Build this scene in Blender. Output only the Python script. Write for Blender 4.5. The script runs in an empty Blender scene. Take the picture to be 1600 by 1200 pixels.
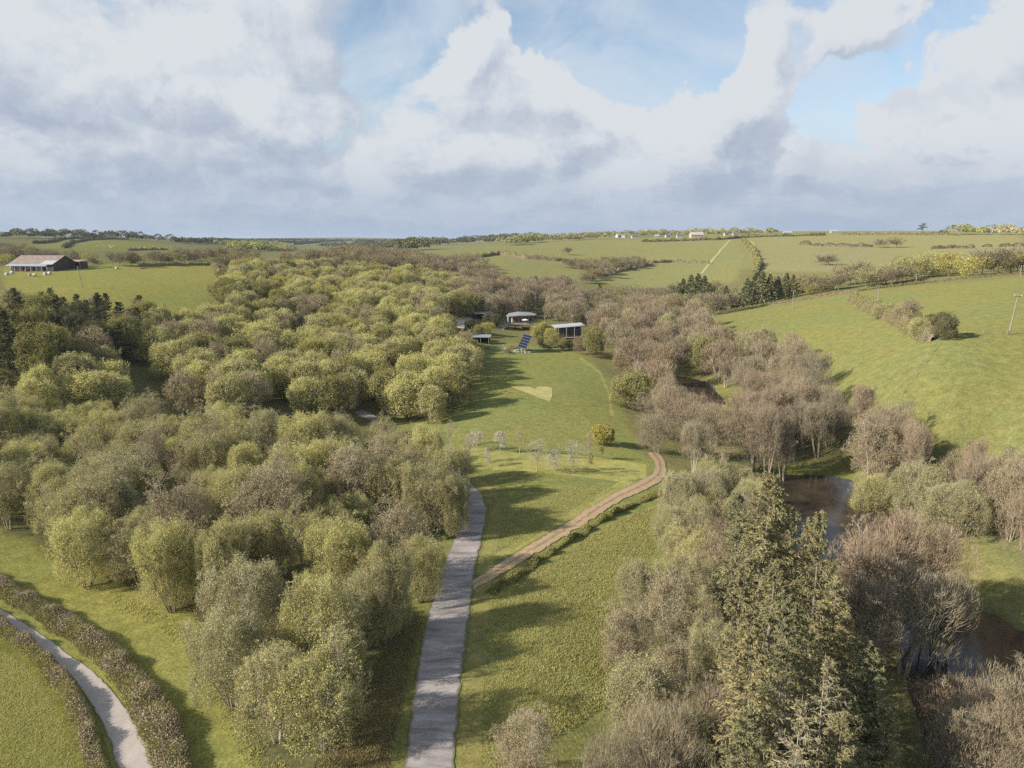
import bpy, math, random
import numpy as np
from mathutils import Vector
R_ = math.radians
C = bpy.context.scene.collection
scene = bpy.context.scene

# ------------------------------------------------------------------ camera
PITCH = R_(11.5); FPX = 1111.0; CZ = 38.0
cam_d = bpy.data.cameras.new('camera'); cam = bpy.data.objects.new('camera', cam_d); C.objects.link(cam)
cam.location = (0, 0, CZ); cam.rotation_euler = (R_(90) - PITCH, 0, 0)
cam_d.sensor_width = 36.0; cam_d.lens = 36.0 * FPX / 1600.0
cam_d.clip_start = 0.5; cam_d.clip_end = 60000
scene.camera = cam
scene.view_settings.view_transform = 'Standard'; scene.view_settings.look = 'None'
scene.view_settings.exposure = 0.7; scene.view_settings.gamma = 1.0
scene.cycles.max_bounces = 5; scene.cycles.diffuse_bounces = 2; scene.cycles.transparent_max_bounces = 8
scene.cycles.glossy_bounces = 2; scene.cycles.transmission_bounces = 2
scene.cycles.use_denoising = False
scene.cycles.denoising_input_passes = 'RGB_ALBEDO_NORMAL'
scene.cycles.sample_clamp_indirect = 4.0

# ------------------------------------------------------------------ sun
SUN_EL = R_(29.0)
SUN_DIR = Vector((-math.cos(SUN_EL) * 0.94, -math.cos(SUN_EL) * 0.34, math.sin(SUN_EL)))   # towards the sun
sun_d = bpy.data.lights.new('sun', 'SUN'); sun_d.energy = 5.0; sun_d.angle = R_(0.6); sun_d.color = (1.0, 0.93, 0.82)
sun = bpy.data.objects.new('sun', sun_d); C.objects.link(sun)
sun.rotation_euler = SUN_DIR.to_track_quat('Z', 'Y').to_euler()

# ------------------------------------------------------------------ node helper
class NT:
    def __init__(s, tree): s.t = tree; s.n = tree.nodes; s.l = tree.links
    def new(s, typ, **kw):
        n = s.n.new(typ)
        for k, v in kw.items(): setattr(n, k, v)
        return n
    def put(s, sock, v):
        if hasattr(v, 'bl_idname') or hasattr(v, 'is_linked'): s.l.new(v, sock)
        elif v is not None: sock.default_value = v
    def math(s, op, a, b=None, c=None, clamp=False):
        n = s.new('ShaderNodeMath', operation=op, use_clamp=clamp)
        s.put(n.inputs[0], a)
        if b is not None: s.put(n.inputs[1], b)
        if c is not None: s.put(n.inputs[2], c)
        return n.outputs[0]
    def smooth(s, v, lo, hi, a=0.0, b=1.0, kind='SMOOTHSTEP'):
        n = s.new('ShaderNodeMapRange', interpolation_type=kind)
        s.put(n.inputs['Value'], v)
        n.inputs['From Min'].default_value = lo; n.inputs['From Max'].default_value = hi
        n.inputs['To Min'].default_value = a; n.inputs['To Max'].default_value = b
        return n.outputs['Result']
    def mix(s, f, a, b):
        n = s.new('ShaderNodeMix', data_type='RGBA')
        s.put(n.inputs['Factor'], f)
        s.put(n.inputs['A'], a); s.put(n.inputs['B'], b)
        return n.outputs['Result']
    def noise(s, vec, scale, detail=4, rough=0.5, dist=0.0, out='Fac'):
        n = s.new('ShaderNodeTexNoise'); s.put(n.inputs['Vector'], vec)
        n.inputs['Scale'].default_value = scale; n.inputs['Detail'].default_value = detail
        n.inputs['Roughness'].default_value = rough; n.inputs['Distortion'].default_value = dist
        return n.outputs[out]

def rgb(r, g, b): return (r, g, b, 1.0)

# ------------------------------------------------------------------ world: sky texture with broken cumulus
def px_dir(px, py):
    X = (px - 800) / FPX; Y = (600 - py) / FPX
    d = Vector((X, math.cos(PITCH) + Y * math.sin(PITCH), -math.sin(PITCH) + Y * math.cos(PITCH)))
    return d.normalized()

world = bpy.data.worlds.new('World'); scene.world = world; world.use_nodes = True
def build_world():
    k = NT(world.node_tree); k.n.clear()
    out = k.new('ShaderNodeOutputWorld'); bg = k.new('ShaderNodeBackground')
    S = 0.05
    bg.inputs['Strength'].default_value = S
    sky = k.new('ShaderNodeTexSky', sky_type='NISHITA'); sky.sun_disc = False
    sky.sun_elevation = SUN_EL; sky.sun_rotation = math.atan2(SUN_DIR.x, SUN_DIR.y)
    sky.air_density = 1.0; sky.dust_density = 0.6; sky.ozone_density = 1.5; sky.altitude = 100
    tc = k.new('ShaderNodeTexCoord'); V = tc.outputs['Generated']
    sep = k.new('ShaderNodeSeparateXYZ'); k.l.new(V, sep.inputs[0])
    vx, vy, vz = sep.outputs
    wn = k.noise(V, 7, 7, .62, .3, 'Color'); wn2 = k.noise(V, 2.6, 2, .5, .0, 'Color')
    def vm(op, a, b):
        q = k.new('ShaderNodeVectorMath', operation=op); k.put(q.inputs[0], a)
        if op == 'SCALE': q.inputs['Scale'].default_value = b
        else: k.put(q.inputs[1], b)
        return q.outputs[0]
    VW = vm('ADD', V, vm('ADD', vm('SCALE', vm('SUBTRACT', wn, (.5, .5, .5)), .17), vm('SCALE', vm('SUBTRACT', wn2, (.5, .5, .5)), .12)))
    def blob(vec, px, py, wx, wy, amp):
        c = px_dir(px, py); sx = wx / FPX; sz = wy / FPX
        mad = k.new('ShaderNodeVectorMath', operation='MULTIPLY_ADD'); k.l.new(vec, mad.inputs[0])
        m_ = (1 / sx, 0.6 / sx, 1 / sz); mad.inputs[1].default_value = m_; mad.inputs[2].default_value = (-c.x * m_[0], -c.y * m_[1], -c.z * m_[2])
        ln = k.new('ShaderNodeVectorMath', operation='LENGTH'); k.l.new(mad.outputs[0], ln.inputs[0])
        return k.smooth(ln.outputs['Value'], 0.0, 1.6, amp, 0.0)
    def total(lst, off=None):
        vec = VW if off is None else vm('ADD', VW, off)
        acc = None
        for b in lst:
            o = blob(vec, *b); acc = o if acc is None else k.math('ADD', acc, o)
        return acc
    # billow field, evaluated at the point and a step towards the sun
    def field(off):
        a = k.new('ShaderNodeVectorMath', operation='ADD'); k.l.new(V, a.inputs[0]); a.inputs[1].default_value = off
        sp = k.new('ShaderNodeSeparateXYZ'); k.l.new(a.outputs[0], sp.inputs[0]); zl = k.math('MULTIPLY', k.math('LOGARITHM', k.math('MAXIMUM', k.math('ADD', sp.outputs[2], 0.07), .01), math.e), 0.36)
        zz = k.new('ShaderNodeCombineXYZ'); k.l.new(sp.outputs[0], zz.inputs[0]); k.l.new(sp.outputs[1], zz.inputs[1]); k.l.new(zl, zz.inputs[2])
        big = k.noise(zz.outputs[0], 3.3, 3, 0.5, 0.3)
        mid = k.noise(zz.outputs[0], 9.5, 9, 0.60, 0.25)
        vo = k.new('ShaderNodeTexVoronoi', feature='SMOOTH_F1'); 
        ds = k.new('ShaderNodeVectorMath', operation='SCALE'); 
        nz = k.noise(zz.outputs[0], 14, 5, 0.6, 0, 'Color')
        sb = k.new('ShaderNodeVectorMath', operation='SUBTRACT'); k.l.new(nz, sb.inputs[0]); sb.inputs[1].default_value = (.5, .5, .5)
        k.l.new(sb.outputs[0], ds.inputs[0]); ds.inputs['Scale'].default_value = 0.06
        ad = k.new('ShaderNodeVectorMath', operation='ADD'); k.l.new(zz.outputs[0], ad.inputs[0]); k.l.new(ds.outputs[0], ad.inputs[1])
        k.l.new(ad.outputs[0], vo.inputs['Vector']); vo.inputs['Scale'].default_value = 11; vo.inputs['Smoothness'].default_value = 0.7
        s = k.math('MULTIPLY', big, 0.75)
        s = k.math('ADD', s, k.math('MULTIPLY', mid, 0.95))
        s = k.math('SUBTRACT', s, k.math('MULTIPLY', vo.outputs['Distance'], 0.30))
        return s
    OFF = (-0.017, 0, 0.022); f0 = field((0, 0, 0)); f1 = field(OFF)
    COV = [
        (150, 120, 430, 260, 0.50), (420, 330, 900, 110, 0.36), (738, 66, 78, 46, 0.62), (700, 60, 40, 30, 0.2), (760, 130, 80, 60, 0.35), (860, 140, 80, 60, 0.40),
        (1160, 170, 130, 75, 0.55), (1110, 195, 90, 70, 0.30), (1250, 120, 80, 60, 0.30), (1420, 40, 130, 60, 0.52), (1210, 25, 60, 50, 0.42), (1570, 110, 110, 75, 0.55),
        (1500, 225, 150, 60, 0.55), (1400, 180, 50, 26, 0.30), (1150, 290, 500, 70, 0.40), (940, 200, 130, 70, 0.34),
        (960, 45, 150, 75, -0.80), (1050, 80, 85, 80, -0.55), (850, 25, 130, 40, -0.45), (640, 18, 70, 45, -0.50), (1130, 70, 40, 40, -0.3), (560, 70, 50, 30, -0.25), (1340, 155, 85, 45, -0.75), (1410, 120, 60, 40, -0.5), (1268, 62, 30, 40, -0.55), (1280, 205, 60, 24, -0.4),
        (1545, 35, 80, 26, -0.75), (1430, 205, 50, 22, -.12)]
    COV = [(a, b, c, d, e * .8) for a, b, c, d, e in COV]; cov = total(COV); cov1 = total(COV, OFF)
    den = k.math('ADD', f0, cov)
    alpha = k.smooth(den, 0.73, 0.92)
    wisp_n = k.noise(V, 5, 6, 0.6, 0.8)
    wisp = k.smooth(wisp_n, 0.30, 0.68, 0.05, 0.72)
    lowhaze = k.smooth(vz, 0.0, 0.20, 1.0, 0.0)
    # illumination of the billows
    lit = k.math('ADD', k.math('SUBTRACT', f0, f1), k.math('MULTIPLY', k.math('SUBTRACT', cov, cov1), .9))
    lit = k.smooth(lit, -0.15, 0.12, 0.0, 1.0, 'LINEAR')
    dark = total([
        (370, 215, 330, 75, 0.85), (60, 215, 260, 60, 0.35), (60, 300, 300, 40, 0.6), (590, 130, 110, 55, 0.40), (100, 140, 120, 50, 0.35),
        (980, 250, 260, 34, 0.55), (900, 310, 420, 34, 0.45), (1480, 262, 190, 22, 0.5), (1260, 225, 130, 34, 0.35),
        (1200, 280, 120, 26, 0.35), (1510, 165, 130, 24, 0.6), (1410, 95, 110, 26, 0.45), (1180, 215, 110, 26, 0.4), (860, 165, 60, 50, 0.3), (300, 270, 500, 30, 0.35),
        (340, 90, 100, 60, -0.35), (740, 60, 70, 50, -0.4), (1100, 160, 90, 60, -0.45), (780, 240, 70, 30, -0.5), (980, 262, 60, 16, -0.4),
        (1340, 40, 90, 60, -0.3), (1540, 90, 90, 60, -0.35), (60, 265, 160, 14, -0.5), (1400, 200, 60, 30, -0.35), (450, 140, 70, 60, -0.3), (900, 110, 60, 40, -.3), (1560, 210, 60, 26, -.3)])
    thick = k.smooth(den, 0.86, 1.55)
    d2 = k.noise(VW, 9, 6, 0.6, 0.3)
    shade = k.math('ADD', k.math('MULTIPLY', lit, 0.60), k.math('MULTIPLY', k.smooth(d2, .36, .64), 0.46))
    shade = k.math('SUBTRACT', k.math('ADD', shade, 0.31), k.math('MULTIPLY', thick, 0.10))
    shade = k.math('SUBTRACT', shade, k.math('MULTIPLY', dark, 0.40), clamp=True)
    g = 1 / S / 2 ** scene.view_settings.exposure
    cr = k.new('ShaderNodeValToRGB'); k.l.new(shade, cr.inputs[0])
    e = cr.color_ramp.elements
    e[0].position = 0.0; e[0].color = (0.42, 0.48, 0.60, 1); e[1].position = 1.0; e[1].color = (0.71, 0.745, 0.785, 1)
    x = cr.color_ramp.elements.new(0.45); x.color = (0.53, 0.59, 0.68, 1)
    x = cr.color_ramp.elements.new(0.75); x.color = (0.64, 0.685, 0.75, 1)
    def scale(col, f):
        m = k.new('ShaderNodeVectorMath', operation='SCALE'); k.put(m.inputs[0], col); m.inputs['Scale'].default_value = f
        return m.outputs[0]
    cloud = scale(cr.outputs[0], g)
    blue = scale(sky.outputs[0], 1.0)
    tint = k.new('ShaderNodeVectorMath', operation='MULTIPLY'); k.l.new(blue, tint.inputs[0]); tint.inputs[1].default_value = (2.05, 2.0, 1.9)
    skyc = k.mix(wisp, tint.outputs[0], (0.66 * g, 0.73 * g, 0.82 * g, 1))
    hz = k.mix(k.smooth(vz, 0.0, 0.16, 0.85, 0.0), skyc, (0.40 * g, 0.49 * g, 0.62 * g, 1))
    body = k.mix(alpha, hz, cloud)
    fin = k.mix(k.smooth(vz, 0.0, 0.13, 0.78, 0.0), body, (0.40 * g, 0.49 * g, 0.625 * g, 1))
    k.l.new(fin, bg.inputs['Color']); k.l.new(bg.outputs[0], out.inputs['Surface'])
build_world()
world.cycles.sampling_method = 'NONE'

# ------------------------------------------------------------------ tagging
def tag(o, label=None, cat=None, group=None, kind=None):
    if label: o['label'] = label
    if cat: o['category'] = cat
    if group: o['group'] = group
    if kind: o['kind'] = kind
    return o
def link(name, me, parent=None):
    o = bpy.data.objects.new(name, me); C.objects.link(o)
    if parent is not None: o.parent = parent
    return o
def empty(name, loc, rz=0.0):
    o = bpy.data.objects.new(name, None); C.objects.link(o); o.location = loc; o.rotation_euler = (0, 0, rz); o.empty_display_size = 0.5
    return o

# ------------------------------------------------------------------ terrain
# control points: pixel of the photograph + horizontal distance (r) or height (z) of the ground seen there
TC = []
def cp(px, py, r=None, z=None):
    d = px_dir(px, py); h = math.hypot(d.x, d.y)
    if r is None: r = (z - CZ) / d.z * h
    z = CZ + r * d.z / h
    TC.append((math.atan2(d.x, d.y), math.log(r), z))
for a in (-180, -140, -100, -75, 75, 100, 140, 180):
    for r in (5, 20, 60, 200, 800, 3000, 9000, 12000): TC.append((R_(a), math.log(r), 0 if r < 500 else 15 if r < 5000 else 25))
for a in (-45, -25, 0, 25, 45): 
    for r in (3, 12, 25): TC.append((R_(a), math.log(r), -1.5 if a == 25 else -3 if a == 45 else 0))
for p in [(0, 960), (250, 1190), (60, 1150), (0, 830), (200, 920), (400, 1190), (670, 1180), (700, 950), (745, 790), (500, 870), (560, 1100), (300, 1000)]: cp(*p, z=0)
for p in [(300, 720), (100, 700), (500, 700)]: cp(*p, z=0.5)
for p in [(800, 1180, -0.2), (860, 1000, -0.3), (900, 880, -0.5), (780, 840, 0), (860, 750, 0), (1020, 740, -1.5), (1040, 800, -2), (960, 980, -1.5), (960, 1190, -2),
          (740, 680, 0), (860, 650, -.2), (950, 680, -1.5), (760, 600, 0), (850, 590, 0), (930, 580, -1.5), (760, 545, 0.5), (820, 545, 0.3), (900, 555, -1)]: cp(p[0], p[1], z=p[2])
for p in [(1100, 900, -3), (1100, 1190, -3), (1220, 1100, -3.5), (1200, 850, -3.5), (1300, 1190, -5), (1100, 730, -3.5), (1000, 640, -4.5), (1040, 580, -5.2), (1130, 620, -5.2), (1220, 720, -5),
          (1450, 790, -4.8), (1590, 930, -4.5), (1500, 870, -4.8), (1590, 1100, -6.0), (1450, 1150, -6.2), (1180, 660, -5), (1280, 735, -4.8), (1400, 745, -4.2)]: cp(p[0], p[1], z=p[2])
for p in [(1590, 830, -3), (1500, 745, -2.5)]: cp(p[0], p[1], z=p[2])
# left side rising to the farm
for p in [(0, 560, 190, 0), (0, 480, 285, 0), (330, 480, 300, 0), (130, 450, 330, 0), (0, 425, 430, 0), (130, 415, 440, 0), (330, 415, 460, 0), (345, 410, 480, 0), (500, 520, 280, 0), (500, 450, 380, 0), (640, 470, 340, 0),
          (500, 408, 520, 0), (640, 412, 540, 0), (600, 640, 175, 0), (300, 600, 190, 0), (700, 500, 290, 0), (760, 480, 345, 0), (830, 515, 300, 0), (880, 520, 290, 0)]: cp(p[0], p[1], r=p[2])
for p in [(60, 385, 850), (200, 389, 850), (200, 376, 1150), (60, 370, 1300), (350, 378, 1700), (0, 367, 1500), (0, 400, 600), (0, 362, 2600), (200, 372, 2600), (350, 375, 4000)]: cp(p[0], p[1], r=p[2])
for p in [(450, 395, 1500), (560, 385, 2200), (450, 376, 3200), (650, 378, 3200), (560, 371, 6000), (400, 372, 6000), (700, 374, 6000), (730, 404, 640), (700, 393, 760), (820, 380, 1000), (900, 374, 1500), (800, 374, 2500)]: cp(p[0], p[1], r=p[2])
# centre-right valley and hills
for p in [(960, 540, 265), (1000, 490, 370), (880, 470, 400), (950, 455, 450), (850, 432, 500), (790, 408, 580), (1000, 448, 490), (1050, 430, 560), (1130, 440, 520), (1100, 405, 680),
          (960, 412, 640), (880, 400, 700), (930, 380, 950), (1100, 373, 1050), (1180, 398, 720), (1280, 405, 640), (1420, 410, 600), (1600, 405, 640), (1280, 366, 1150), (1450, 364, 1150), (1600, 368, 1050), (1180, 368, 1150),
          (1400, 385, 820), (1600, 380, 850), (1280, 382, 850), (1000, 361, 2500), (1280, 362, 2500), (1600, 362, 2500), (1150, 364, 1500), (1000, 366, 6000), (1600, 365, 6000), (1280, 366, 6000),
          (1110, 492, 345), (1200, 480, 345), (1330, 458, 340), (1450, 446, 345), (1600, 434, 340), (1200, 470, 375), (1450, 432, 400), (1600, 422, 400), (1280, 450, 400), (1130, 470, 400),
          (1290, 520, 240), (1160, 520, 275), (1350, 590, 178), (1480, 535, 182), (1590, 525, 197), (1430, 610, 160), (1500, 660, 145), (1590, 690, 140), (1250, 580, 205), (1590, 600, 165), (1400, 500, 235), (1590, 480, 235)]: cp(p[0], p[1], r=p[2])
for px_ in range(-100, 1701, 150): cp(px_, 373.5, r=10000)
TC = np.array(TC)
def tps_setup():
    P = np.stack([TC[:, 0] * 2.6, TC[:, 1] * 1.0], 1)
    def phi(d2): return np.sqrt(d2 + 0.004)
    D = ((P[:, None] - P[None]) ** 2).sum(-1)
    n = len(P); A = np.zeros((n + 1, n + 1)); A[:n, :n] = -phi(D) + 0 * np.eye(n); A[:n, :n] -= -0.0
    A[:n, n] = 1; A[n, :n] = 1
    A[:n, :n] += np.eye(n) * 0.012
    w = np.linalg.solve(A, np.append(TC[:, 2], 0))
    def f(a, lr):
        Q = np.stack([a * 2.6, lr], -1)
        o = np.empty(len(a))
        for i in range(0, len(a), 20000):
            q = Q[i:i + 20000]; d = ((q[:, None] - P[None]) ** 2).sum(-1)
            o[i:i + 20000] = -phi(d) @ w[:n] + w[n]
        return o
    return f
tps = tps_setup()
LR0, LR1, NR = math.log(2.0), math.log(12000.0), 620
AZ = np.concatenate([R_(-180) + np.arange(0, 120, 6) * math.pi / 180, R_(-60) + np.arange(0, 120, 0.2) * math.pi / 180, R_(60) + np.arange(0, 121, 6) * math.pi / 180])
LR = np.linspace(LR0, LR1, NR)
def coarse_terrain():
    # evaluate on a coarse grid, then interpolate (fast)
    ca = np.concatenate([np.arange(-180, -60, 6), np.arange(-60, 60, 0.8), np.arange(60, 181, 6)]) * math.pi / 180
    cl = np.linspace(LR0, LR1, 260)
    A, L = np.meshgrid(ca, cl, indexing='ij'); Z = tps(A.ravel(), L.ravel()).reshape(A.shape)
    # bilinear to the fine grid
    Zi = np.stack([np.interp(LR, cl, Z[i]) for i in range(len(ca))])
    return np.stack([np.interp(AZ, ca, Zi[:, j]) for j in range(NR)], 1)
ZG = coarse_terrain()
AG, LG = np.meshgrid(AZ, LR, indexing='ij'); RG = np.exp(LG)
XG = RG * np.sin(AG); YG = RG * np.cos(AG)
def vnoise(x, y, s, seed=0):
    x = x / s + 37.1 * seed; y = y / s + 11.7 * seed
    i = np.floor(x); j = np.floor(y); fx = x - i; fy = y - j; fx = fx * fx * (3 - 2 * fx); fy = fy * fy * (3 - 2 * fy)
    h = lambda a, b: np.modf(np.abs(np.sin(a * 127.1 + b * 311.7 + seed * 5.3) * 43758.5453))[0]
    return (h(i, j) * (1 - fx) + h(i + 1, j) * fx) * (1 - fy) + (h(i, j + 1) * (1 - fx) + h(i + 1, j + 1) * fx) * fy - 0.5
ZG += vnoise(XG, YG, 9, 1) * 0.22 + vnoise(XG, YG, 3.1, 2) * 0.08 * np.clip(1.4 - RG / 300, 0, 1) + vnoise(XG, YG, 45, 3) * np.clip(RG / 200 - 0.4, 0, 1.5)

def gz(x, y):
    x = np.asarray(x, float); y = np.asarray(y, float)
    a = np.arctan2(x, y); lr = np.log(np.maximum(np.hypot(x, y), 2.01))
    fi = np.interp(a, AZ, np.arange(len(AZ))); fj = np.clip((lr - LR0) / (LR1 - LR0) * (NR - 1), 0, NR - 1.001)
    i = np.clip(np.floor(fi).astype(int), 0, len(AZ) - 2); j = np.floor(fj).astype(int); u = fi - i; v = fj - j
    return ZG[i, j] * (1 - u) * (1 - v) + ZG[i + 1, j] * u * (1 - v) + ZG[i, j + 1] * (1 - u) * v + ZG[i + 1, j + 1] * u * v
def at(px, py, zfix=None):
    """the point of the ground (or of the level z = zfix) seen at a pixel of the photograph"""
    d = px_dir(px, py); h = math.hypot(d.x, d.y)
    if zfix is not None:
        t = (zfix - CZ) / d.z; return Vector((d.x * t, d.y * t, zfix))
    rs = np.exp(np.linspace(math.log(15), math.log(9000), 1600)); t = rs / h
    diff = CZ + d.z * t - gz(d.x * t, d.y * t)
    k = np.argmax(diff < 0)
    if diff[k] >= 0: k = len(rs) - 1
    k = max(k, 1); w = diff[k - 1] / (diff[k - 1] - diff[k]) if diff[k] < 0 else 0
    tt = t[k - 1] + (t[k] - t[k - 1]) * w
    x, y = d.x * tt, d.y * tt
    return Vector((x, y, float(gz(x, y))))
def proj(x, y, z):
    cy, sy = math.cos(PITCH), math.sin(PITCH); dz = z - CZ
    dep = y * cy - dz * sy; up = y * sy + dz * cy
    return 800 + FPX * x / dep, 600 - FPX * up / dep
def inpoly(x, y, poly):
    x = np.asarray(x, float); y = np.asarray(y, float); c = np.zeros(x.shape, bool); n = len(poly)
    for i in range(n):
        x1, y1 = poly[i]; x2, y2 = poly[(i + 1) % n]
        if y1 == y2: continue
        c ^= ((y1 > y) != (y2 > y)) & (x < (x2 - x1) * (y - y1) / (y2 - y1) + x1)
    return c
def segdist(x, y, pts):
    d = np.full(np.shape(x), 1e9)
    for (x1, y1), (x2, y2) in zip(pts[:-1], pts[1:]):
        L2 = (x2 - x1) ** 2 + (y2 - y1) ** 2 + 1e-9
        t = np.clip(((x - x1) * (x2 - x1) + (y - y1) * (y2 - y1)) / L2, 0, 1)
        d = np.minimum(d, np.hypot(x - x1 - t * (x2 - x1), y - y1 - t * (y2 - y1)))
    return d

# ponds: level water sheets, ground dug out below them
PONDS = [
    ('middle pond', -5.0, [(1205, 745), (1240, 742), (1300, 744), (1345, 755), (1390, 775), (1420, 800), (1436, 820), (1400, 850), (1340, 870), (1270, 875), (1230, 850), (1205, 800)]),
    ('far pond', -5.6, [(1035, 583), (1060, 588), (1090, 593), (1115, 601), (1118, 612), (1135, 628), (1120, 645), (1085, 640), (1050, 615), (1030, 598)]),
    ('near pond', -6.8, [(1440, 945), (1500, 940), (1560, 965), (1620, 1000), (1700, 1060), (1720, 1200), (1600, 1215), (1480, 1240), (1450, 1180), (1430, 1110), (1410, 1040), (1395, 975), (1405, 940)]),
]
POND_W = []
for nm, wz, poly in PONDS:
    wp = [at(x, y, wz) for x, y in poly]; wp2 = [(p.x, p.y) for p in wp]; POND_W.append((nm, wz, wp2))
    near = (np.abs(XG - np.mean([p[0] for p in wp2])) < 80) & (np.abs(YG - np.mean([p[1] for p in wp2])) < 110)
    ins = np.zeros(XG.shape, bool); ins[near] = inpoly(XG[near], YG[near], wp2)
    ds = np.full(XG.shape, 1e9); ds[near] = segdist(XG[near], YG[near], wp2 + [wp2[0]])
    ZG = np.where(ins, np.minimum(ZG, wz - 0.15 - np.minimum(ds, 4) * 0.25), ZG)
    m = (~ins) & (ds < 13)
    w = np.clip(ds / 13, 0, 1); w = w * w * (3 - 2 * w)
    ZG = np.where(m, (wz + 0.12 + ds * 0.12) * (1 - w) + ZG * w, ZG)

# field colours: which ground is woodland floor, short pasture, rough ground (base colour only)
PXG = np.empty(XG.shape); PYG = np.empty(XG.shape)
_f = (np.abs(AG) < R_(58)) & (RG > 20)
_px, _py = proj(XG[_f], YG[_f], ZG[_f]); PXG[:] = -9999; PYG[:] = -9999; PXG[_f] = _px; PYG[_f] = _py
GCOL = np.zeros(XG.shape + (3,)); GCOL[:] = (0.140, 0.138, 0.060)   # rough ground / wood floor
PXW = PXG + vnoise(XG, YG, 6, 21) * 900 / RG; PYW = PYG + vnoise(XG, YG, 6, 22) * 350 / RG
def paint(poly, col): GCOL[inpoly(PXW, PYW, poly)] = col
PAST = (0.258, 0.258, 0.078); MEAD = (0.168, 0.182, 0.062); BRIGHT = (0.158, 0.165, 0.060); TUSS = (0.200, 0.205, 0.074)
paint([(0, 355), (1600, 355), (1600, 420), (0, 420)], (0.170, 0.170, 0.078))
paint([(0, 418), (120, 412), (345, 410), (345, 500), (0, 490)], PAST)
paint([(110, 378), (200, 377), (270, 383), (270, 392), (100, 392)], (0.19, 0.20, 0.06)); paint([(50, 380), (100, 374), (180, 372), (120, 388), (60, 388)], (0.21, 0.22, 0.08))
paint([(650, 393), (760, 385), (830, 380), (900, 376), (1150, 374), (1160, 400), (1150, 440), (1050, 455), (920, 440), (760, 440), (760, 405)], (0.185, 0.188, 0.078))
paint([(1160, 372), (1280, 366), (1600, 366), (1600, 420), (1400, 425), (1180, 425)], (0.195, 0.190, 0.085))
paint([(1180, 395), (1280, 388), (1380, 388), (1420, 400), (1360, 425), (1180, 425)], (0.19, 0.185, 0.09))
paint([(1100, 492), (1200, 480), (1330, 457), (1600, 432), (1700, 432), (1700, 760), (1600, 730), (1500, 715), (1300, 610), (1100, 520)], BRIGHT)
paint([(740, 530), (900, 545), (960, 600), (1000, 710), (1050, 730), (1050, 780), (980, 900), (960, 1240), (600, 1240), (600, 650), (640, 650)], MEAD)
paint([(760, 960), (1060, 760), (1050, 900), (960, 1000), (960, 1240), (750, 1240)], TUSS)
paint([(0, 830), (300, 960), (420, 1240), (-200, 1240), (-200, 830)], PAST)
paint([(-200, 960), (0, 985), (150, 1090), (170, 1240), (-200, 1240)], (0.185, 0.19, 0.05))
paint([(1100, 585), (1150, 600), (1230, 680), (1210, 720), (1100, 640)], BRIGHT)
paint([(1200, 728), (1340, 735), (1340, 755), (1200, 747)], (0.14, 0.16, 0.04))
paint([(1400, 790), (1450, 790), (1560, 870), (1650, 960), (1560, 960), (1470, 880)], (0.17, 0.165, 0.06))
paint([(500, 1240), (560, 1130), (640, 1000), (690, 880), (735, 770), (735, 800), (640, 1240)], (0.165, 0.165, 0.055))
for _ in range(4):
    GCOL[1:-1, 1:-1] = (GCOL[1:-1, 1:-1] * 2 + GCOL[:-2, 1:-1] + GCOL[2:, 1:-1] + GCOL[1:-1, :-2] + GCOL[1:-1, 2:]) / 6

def np_mesh(name, verts, faces, mats, mat_idx=None, smooth=False, fattr=None, vcol=None):
    """faces: (F,4) or (F,3) int arrays, or a list of such arrays"""
    if not isinstance(faces, list): faces = [faces]
    faces = [f for f in faces if len(f)]
    me = bpy.data.meshes.new(name)
    nl = sum(f.size for f in faces); nf = sum(len(f) for f in faces)
    me.vertices.add(len(verts)); me.vertices.foreach_set('co', np.asarray(verts, np.float32).ravel())
    me.loops.add(nl); me.loops.foreach_set('vertex_index', np.concatenate([f.ravel() for f in faces]).astype(np.int32))
    me.polygons.add(nf)
    tot = np.concatenate([np.full(len(f), f.shape[1]) for f in faces]); st = np.concatenate([[0], np.cumsum(tot)[:-1]])
    me.polygons.foreach_set('loop_start', st.astype(np.int32)); me.polygons.foreach_set('loop_total', tot.astype(np.int32))
    for m in mats: me.materials.append(m)
    if mat_idx is not None: me.polygons.foreach_set('material_index', np.asarray(mat_idx, np.int32))
    me.polygons.foreach_set('use_smooth', np.full(nf, smooth))
    if fattr is not None:
        a = me.attributes.new('vary', 'FLOAT', 'FACE'); a.data.foreach_set('value', np.asarray(fattr, np.float32))
    if vcol is not None:
        a = me.color_attributes.new('tint', 'FLOAT_COLOR', 'POINT'); a.data.foreach_set('color', np.c_[vcol, np.ones(len(vcol))].astype(np.float32).ravel())
    me.update(calc_edges=True); me.validate()
    return me

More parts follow.
